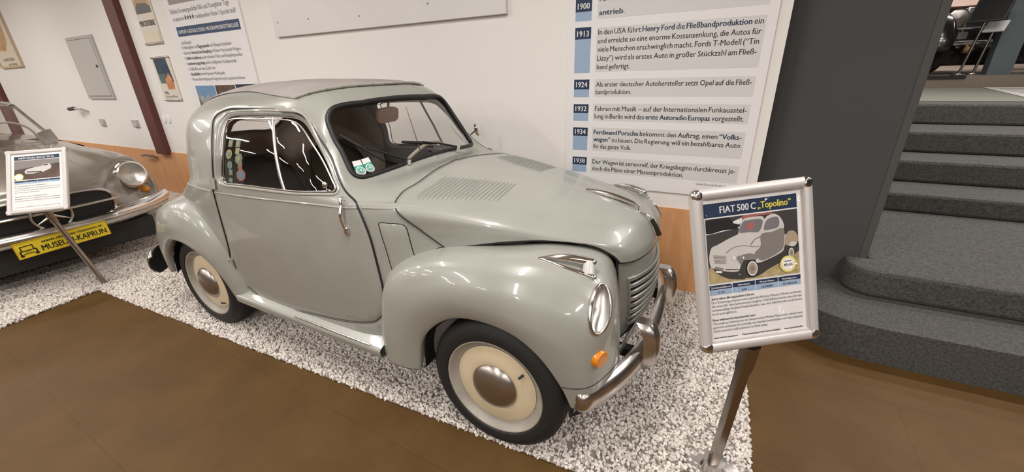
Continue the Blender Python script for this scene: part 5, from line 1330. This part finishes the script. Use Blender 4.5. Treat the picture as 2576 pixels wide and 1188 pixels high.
def tour_board():
    X0, X1, Z0, Z1 = -4.78, -3.50, 1.03, 2.75; cx, cz = (X0 + X1) / 2, (Z0 + Z1) / 2
    t = wallthing('tour_board', 'white information board with blue title bar, bullet list and alpine photos', 'information board', cx, cz)
    b = MB().bx(X0 - cx, X1 - cx, -.012, -.001, Z0 - cz, Z1 - cz).build('board', 'panel_white', t, smooth=False)
    f = lambda d: (lambda x, z: (x - cx, -.012 - d, z - cz)); f1, f2 = f(.0008), f(.0016)
    def R4(m, x0, z0, x1, z1, g, mi): m.poly([g(x0, z0), g(x1, z0), g(x1, z1), g(x0, z1)], mi)
    m = MB(); R4(m, -4.67, 1.868, -3.555, 1.958, f1, 0)
    put_text(m, [('KAPRUN • GROSSGLOCKNER • PROGRAMM DER EXTRAKLASSE', True, 1)], -4.64, 1.893, .05, width=1.06, fn=f2); m.build('title_bar', ['navy', 'paper'], b, smooth=False)
    m = MB()
    put_text(m, [('Erleben Sie unvergessliche Old- und Youngtimer Tage', False, 0)], -4.694, 2.082, .062, width=1.05, fn=f1)
    put_text(m, [('in unserem', False, 0), ('★★★★', True, 1), ("traditionellen Vötter's Sportkristall!", False, 0)], -4.68, 2.012, .058, width=1.115, fn=f1)
    m.build('intro_text', ['ink_grey', 'ink'], b, smooth=False)
    m = MB(); L = [('zum Beispiel:', '', '', 1.794, .20, 0), ('Eröffnungsfeier mit', 'Flaggenparade', 'und Olympia-Fackelläufer', 1.747, .90, 1), ('Fahrten in', 'historischem Dampfzug', 'mit Kaiser-Franz-Joseph-Waggon', 1.695, 1.02, 1), ('', 'Geführte Ausfahrten', 'zu den schönsten Tälern und Hochgebirgsstraßen', 1.643, 1.02, 1), ('', 'Sonderwertungsprüfung', 'auf der Großglockner Hochalpenstraße', 1.590, .90, 1), ('Grillbuffet auf dem Zeller See', '', '', 1.536, .50, 1), ('', 'Abendbuffet', 'mit der Kapruner Musikkapelle', 1.484, .64, 1), ('Museumsbesichtigung mit Siegerehrung im exquisiten Rahmen', '', '', 1.432, .96, 1)]
    for a, bo, c, z, w, bul in L:
        if bul: put_text(m, [('•', True, 0)], -4.70 + (1.8 - z) * .03, z, .05, cond=.6, fn=f1)
        put_text(m, [(a, False, 0), (bo, True, 1), (c, False, 0)], -4.665 + (1.8 - z) * .03, z, .045, width=w, fn=f1)
    m.build('bullet_list', ['ink_grey', 'ink'], b, smooth=False)
    # photo strip: alpine peaks, evening, night; and the photo above
    m = MB(); R4(m, -4.645, 1.06, -4.275, 1.378, f1, 0)
    m.poly([f2(-4.645, 1.06), f2(-4.275, 1.06), f2(-4.275, 1.27), f2(-4.33, 1.30), f2(-4.39, 1.25), f2(-4.44, 1.29), f2(-4.50, 1.24), f2(-4.57, 1.30), f2(-4.645, 1.26)], 1)
    m.poly([f(.0022)(-4.645, 1.06), f(.0022)(-4.30, 1.06), f(.0022)(-4.42, 1.16), f(.0022)(-4.52, 1.14), f(.0022)(-4.645, 1.24)], 2)
    m.build('alpine_photo', ['sky_blue', 'mountain', 'banner_green'], b, smooth=False)
    m = MB(); R4(m, -4.262, 1.06, -3.905, 1.380, f1, 0); disc(m, (-4.10, 1.25), .05, f2, 1, n=14); m.build('evening_photo', ['photo_brown', 'banner_orange'], b, smooth=False)
    m = MB(); R4(m, -3.892, 1.06, -3.537, 1.383, f1, 0); m.build('night_photo', ['photo_night'], b, smooth=False)
    m = MB(); R4(m, -4.67, 2.165, -3.60, 2.62, f1, 0); m.poly([f2(-4.67, 2.165), f2(-3.9, 2.165), f2(-4.05, 2.28), f2(-4.3, 2.24), f2(-4.67, 2.27)], 1); m.build('group_photo', ['photo_brown', 'photo_car_dark'], b, smooth=False)
tour_board()

t = wallthing('wall_board', 'blank glossy pale grey board screwed high on the white wall', 'board', -1.88, 2.2)
b = MB().bx(-1.172, 1.168, -.030, -.002, -.432, .45).build('panel', 'board_grey', t, smooth=False, bevel=.003)
for px, pz in ((-1.10, -.37), (-.70, -.37), (-.12, -.395), (.55, -.37), (1.09, -.345), (-1.05, .3), (1.05, .3)):
    MB().lathe([(.0, .003), (.006, .002), (.007, 0)], 10, M=Matrix.Translation(Vector((px, -.030, pz + .05))) @ Matrix.Rotation(PI / 2, 4, 'X')).build('screw', 'ink_grey', t)

def banner(x0, x1, z0, z1, label, parts):
    cx, cz = (x0 + x1) / 2, (z0 + z1) / 2; t = wallthing('banner', label, 'poster', cx, cz, None)
    b = MB().bx(x0 - cx, x1 - cx, -.010, -.002, z0 - cz, z1 - cz).build('sheet', 'banner_cream', t, smooth=False)
    for z in (z0, z1): MB().cyl((x0 - cx, -.010, z - cz), (x1 - cx, -.010, z - cz), .012, 10).build('hanger_rail', 'chrome_worn', t)
    W, H = x1 - x0, z1 - z0
    for i, (nm, mt, pts) in enumerate(parts):
        MB().poly([(-W / 2 + W * u, -.0112 - .0006 * i, -H / 2 + H * v) for u, v in pts]).build(nm, mt, b, smooth=False)
    return t, b, W, H
t, b, W, H = banner(-5.41, -5.03, 1.835, 2.55, 'upper narrow poster beside the dark red post, sepia scene with old car', [('picture', 'banner_sepia', [(.06, .42), (.94, .42), (.94, .97), (.06, .97)]), ('old_car', 'photo_dark', [(.08, .42), (.9, .42), (.92, .50), (.75, .55), (.25, .56), (.10, .50)]), ('footer_band', 'picture_tan', [(.05, .02), (.95, .02), (.95, .16), (.05, .16)])])
m = MB(); put_text(m, [('MERCEDES BENZ', True, 0)], 0, -H / 2 + H * .25, .075, width=W * .86, align='c', fn=lambda x, z: (x, -.0135, z)); m.build('lettering', 'ink', b, smooth=False)
t, b, W, H = banner(-5.40, -5.02, 1.23, 1.69, 'lower narrow poster beside the dark red post, dark blue with orange figure', [('sky', 'banner_navy', [(.12, .42), (.90, .42), (.80, .97), (.08, .97)]), ('field', 'banner_green', [(.15, .40), (.6, .40), (.55, .62), (.12, .62)]), ('figure', 'banner_orange', [(.42, .26), (.82, .26), (.86, .44), (.78, .56), (.72, .66), (.60, .56), (.46, .50)]), ('mark', 'ink_grey', [(.15, .16), (.4, .13), (.32, .20), (.18, .21)])])
m = MB(); put_text(m, [('Grand Prix', False, 0)], 0, -H / 2 + H * .06, .035, width=W * .7, align='c', fn=lambda x, z: (x, -.0145, z)); m.build('lettering', 'ink_grey', b, smooth=False)

def picture():
    x0, x1, z0, z1 = -10.42, -9.42, 1.72, 2.85; cx, cz = (x0 + x1) / 2, (z0 + z1) / 2
    t = wallthing('framed_poster', 'large tan framed poster on the wall left of the grey box', 'poster', cx, cz)
    fr = MB()
    for a in ((x0, x1, z0, z0 + .03), (x0, x1, z1 - .03, z1), (x0, x0 + .03, z0 + .03, z1 - .03), (x1 - .03, x1, z0 + .03, z1 - .03)): fr.bx(a[0] - cx, a[1] - cx, -.03, -.002, a[2] - cz, a[3] - cz)
    fr.build('frame', 'frame_wood', t, smooth=False)
    p = MB().bx(x0 - cx + .02, x1 - cx - .02, -.016, -.004, z0 - cz + .02, z1 - cz - .02).build('print', 'picture_tan', t, smooth=False)
    m = MB(); m.poly([(-.1, -.017, .25), (.25, -.017, .40), (.33, -.017, .1), (.25, -.017, -.2), (.05, -.017, -.32), (-.25, -.017, -.3), (-.3, -.017, .05)]); m.build('figure', 'picture_rust', p, smooth=False)
    m = MB(); put_text(m, [('CARROZZERIA', False, 0)], 0, -.46, .06, width=.5, align='c', fn=lambda x, z: (x, -.0175, z)); put_text(m, [('AUTOMOBILI', False, 0)], .1, -.53, .045, width=.4, align='c', fn=lambda x, z: (x, -.0175, z)); m.build('lettering', 'ink_grey', p, smooth=False)
picture()

t = wallthing('fuse_cabinet', 'flat pale grey metal cabinet with small black lock in the white wall', 'cabinet', -7.07, 1.629)
m = MB()
for a in ((-.40, .385, -.39, -.355), (-.40, .385, .355, .39), (-.40, -.355, -.355, .355), (.34, .385, -.355, .355)): m.bx(a[0], a[1], -.022, -.002, a[2], a[3])
m.build('frame', 'box_trim', t, smooth=False)
d = MB().bx(-.35, .335, -.028, -.004, -.35, .35).build('door', 'box_grey', t, smooth=False, bevel=.004)
MB().cyl((.27, -.026, .02), (.27, -.038, .02), .016, 14).build('lock', 'black', d)

t = wallthing('wall_bracket', 'small bracket with dark tip sticking out of the wall under the cabinet', 'bracket', -7.85, 1.10)
MB().tube([(.12, -.005, -.04), (.10, -.06, .0), (-.05, -.09, .01)], .014, 8).build('arm', 'box_trim', t); MB().tube([(-.05, -.09, .01), (-.20, -.10, .0)], .026, 10).build('tip', 'photo_dark', t)
for x, z, lb in ((-7.38, .915, 'small grey wall socket, left one of the pair above the coupe'), (-6.38, .925, 'small grey wall socket, right one nearer the dark red post')):
    t = wallthing('wall_socket', lb, 'socket', x, z, 'wall sockets'); MB().bx(-.075, .075, -.020, -.001, -.05, .05).build('cover', 'box_trim', t, smooth=False, bevel=.006); MB().bx(-.03, .06, -.032, -.020, -.04, .0).build('socket_insert', 'box_grey', t, smooth=False, bevel=.004)
t = wallthing('light_switch', 'double white light switch on the white wall beside the dark red post', 'switch', -5.52, 1.0)
for x in (-.075, .03): MB().ell((x, -.004, 0), (.042, .010, .055), 16, 8).build('rocker', 'wall_white', t)
t = thing('wall_hook', 'small metal hook on the orange wood panelling near the coupe', 'hook', (-6.2, .988, .52))
MB().tube([(.12, -.01, -.03), (.10, -.05, .0), (-.04, -.07, .005), (-.16, -.06, -.01)], .015, 8).build('hook_arm', 'stand_steel', t)
# ================= upper floor, far right =================
UZ = 1.185
def old_car():
    t = thing('vintage_car', 'black and maroon vintage car on the upper floor, tall black tyre in front', 'car', (3.24, 8.44, UZ))
    # wheel facing the stairs
    M = Matrix.Translation(Vector((-.02, -1.15, .36))) @ Matrix.Rotation(PI / 2, 4, 'Y') @ Matrix.Rotation(math.radians(-18), 4, 'X')
    w = MB().lathe([(.20, .05), (.25, .075), (.31, .07), (.35, .045), (.362, .0), (.35, -.045), (.31, -.07), (.25, -.075), (.20, -.05)], 48, M=M).build('wheel', 'tyre_rubber', t)
    MB().lathe([(.20, .045), (.10, .02), (.06, .06), (0, .07)], 32, M=M).build('wheel_disc', 'car_black', w)
    M = Matrix.Translation(Vector((1.25, -1.15, .36))) @ Matrix.Rotation(PI / 2, 4, 'Y')
    MB().lathe([(0, .02), (.20, .05), (.25, .075), (.31, .07), (.35, .045), (.362, .0), (.35, -.045), (.31, -.07), (.25, -.075), (.20, -.05)], 48, M=M).build('wheel', 'tyre_rubber', t)
    # wings
    for x in (-.02, 1.25):
        P = np.array([[(x + q * .11, -1.15 - r * math.cos(a), .36 + r * math.sin(a)) for q, r in ((-1, .44), (-.6, .475), (.6, .475), (1, .44))] for a in np.linspace(-.1, PI - .2, 20)])
        MB().grid(P).build('wing', 'car_black', t, angle=0, solid=.02)
    # radiator, bonnet, front panel
    MB().bx(.28, .98, -1.05, -.2, .42, .82).build('bonnet', 'car_maroon', t, smooth=False, bevel=.05)
    MB().bx(.26, 1.0, -1.16, -1.05, .35, .90).build('radiator', 'chrome_worn', t, smooth=False, bevel=.03)
    MB().bx(.30, .96, -1.175, -1.15, .40, .82).build('radiator_core', 'black', t, smooth=False)
    MB().bx(.1, 1.15, -1.15, 1.6, .12, .44).build('chassis', 'car_black', t, smooth=False, bevel=.03)
    MB().bx(.0, 1.25, -.2, 1.7, .42, 1.0).build('cabin', 'car_maroon', t, smooth=False, bevel=.08)
    for x in (.16, 1.08):
        M = Matrix.Translation(Vector((x, -1.22, .76))) @ Matrix.Rotation(PI / 2, 4, 'X')
        h = MB().lathe([(.0, -.16), (.06, -.14), (.10, -.06), (.115, .0), (.118, .03), (.108, .04)], 28, M=M).build('headlamp', 'car_black', t)
        MB().lathe([(.118, .02), (.12, .04), (.106, .045)], 28, M=M).build('lamp_rim', 'chrome', h)
        MB().lathe([(.0, .05), (.06, .046), (.106, .04)], 28, M=M).build('lens', 'hub_metal', h)
    MB().tube([(.1, -1.30, .62), (1.16, -1.30, .62)], .018, 8).build('lamp_bar', 'chrome', t)
    MB().tube([(-.15, -1.45, .42), (1.4, -1.45, .42)], .03, 8).build('bumper', 'chrome', t)
    M = Matrix.Translation(Vector((.36, -1.30, .36))) @ Matrix.Rotation(PI / 2, 4, 'X')
    MB().lathe([(0, .06), (.05, .05), (.08, .02), (.085, -.02), (.05, -.05), (0, -.06)], 24, M=M).build('fog_lamp', 'brass', t)
    MB().box((.2, -1.47, .52), (.10, .01, .09)).build('tag_plate', 'ink_grey', t, smooth=False)
old_car()
def up_sign(loc, label, hw, hh, zc, tilt, yaw, face, lean):
    t = thing('sign_stand', label, 'sign', loc)
    M = Matrix.Translation(Vector((lean[0], lean[1], zc))) @ Matrix.Rotation(yaw, 4, 'Z') @ Matrix.Rotation(tilt, 4, 'X')
    h = MB().box((0, 0, 0), (hw, .02, hh)).build('sign_head', face, t, smooth=False); h.matrix_local = M
    MB().box((0, -.012, 0), (hw * .9, .004, hh * .9)).build('sheet', face if face != 'photo_dark' else 'black', h, smooth=False)
    MB().tube([(0, 0, .01), (lean[0], lean[1] + .01, zc)], .016, 10).build('pole', 'stand_steel', t)
    MB().lathe([(0, .03), (.03, .028), (.07, .015), (.08, 0)], 32).build('base_plate', 'chrome', t)
up_sign((3.41, 6.58, UZ), 'dark sign board on a steel pole on the upper floor, nearest the stairs', .36, .30, .80, math.radians(-25), math.radians(-40), 'photo_dark', (.10, 0))
up_sign((3.58, 6.66, UZ), 'small white sign sheet on a steel pole behind the dark sign', .20, .16, .60, math.radians(-40), math.radians(-35), 'panel_white', (.06, 0))
S_box('trim_6', 1.5, 3.45, 6.43, 6.452, 1.150, 1.189, 'black')
S_box('trim_5', 3.74, 3.98, 6.72, 6.88, UZ, 4.2, 'pillar_blue')
def bench():
    t = thing('display_car', 'dark car body edge beyond the blue-grey pillar on the upper floor', 'car', (5.7, 9.6, UZ))
    MB().bx(-.9, 2.2, -.4, 1.4, .30, 1.0).build('body', 'car_black', t, smooth=False, bevel=.15)
    MB().bx(-.95, 2.2, -.5, -.4, .22, .36).build('bumper', 'chrome', t, smooth=False, bevel=.03)
    for x in (-.3, 1.6):
        MB().lathe([(0, .09), (.2, .08), (.3, .06), (.31, 0), (.3, -.06), (.2, -.08), (0, -.09)], 28, M=Matrix.Translation(Vector((x, .0, .31))) @ Matrix.Rotation(PI / 2, 4, 'Y')).build('wheel', 'tyre_rubber', t)
bench()
t = thing('floor_mat', 'flat pale printed sheet lying on the upper floor at the top of the stairs', 'mat', (3.95, 5.25, 1.034))
MB().box((0, 0, .004), (1.1, 2.1, .006), rot=None).build('sheet', 'sheet_grey', t, smooth=False); t.rotation_euler = (0, 0, math.radians(-11.4))
m = MB()
for i in range(6): m.poly([(-.45, -.9 + .3 * i, .0078), (.3, -.9 + .3 * i, .0078), (.3, -.82 + .3 * i, .0078), (-.45, -.82 + .3 * i, .0078)])
m.build('print_lines', 'ink_grey', t, smooth=False)
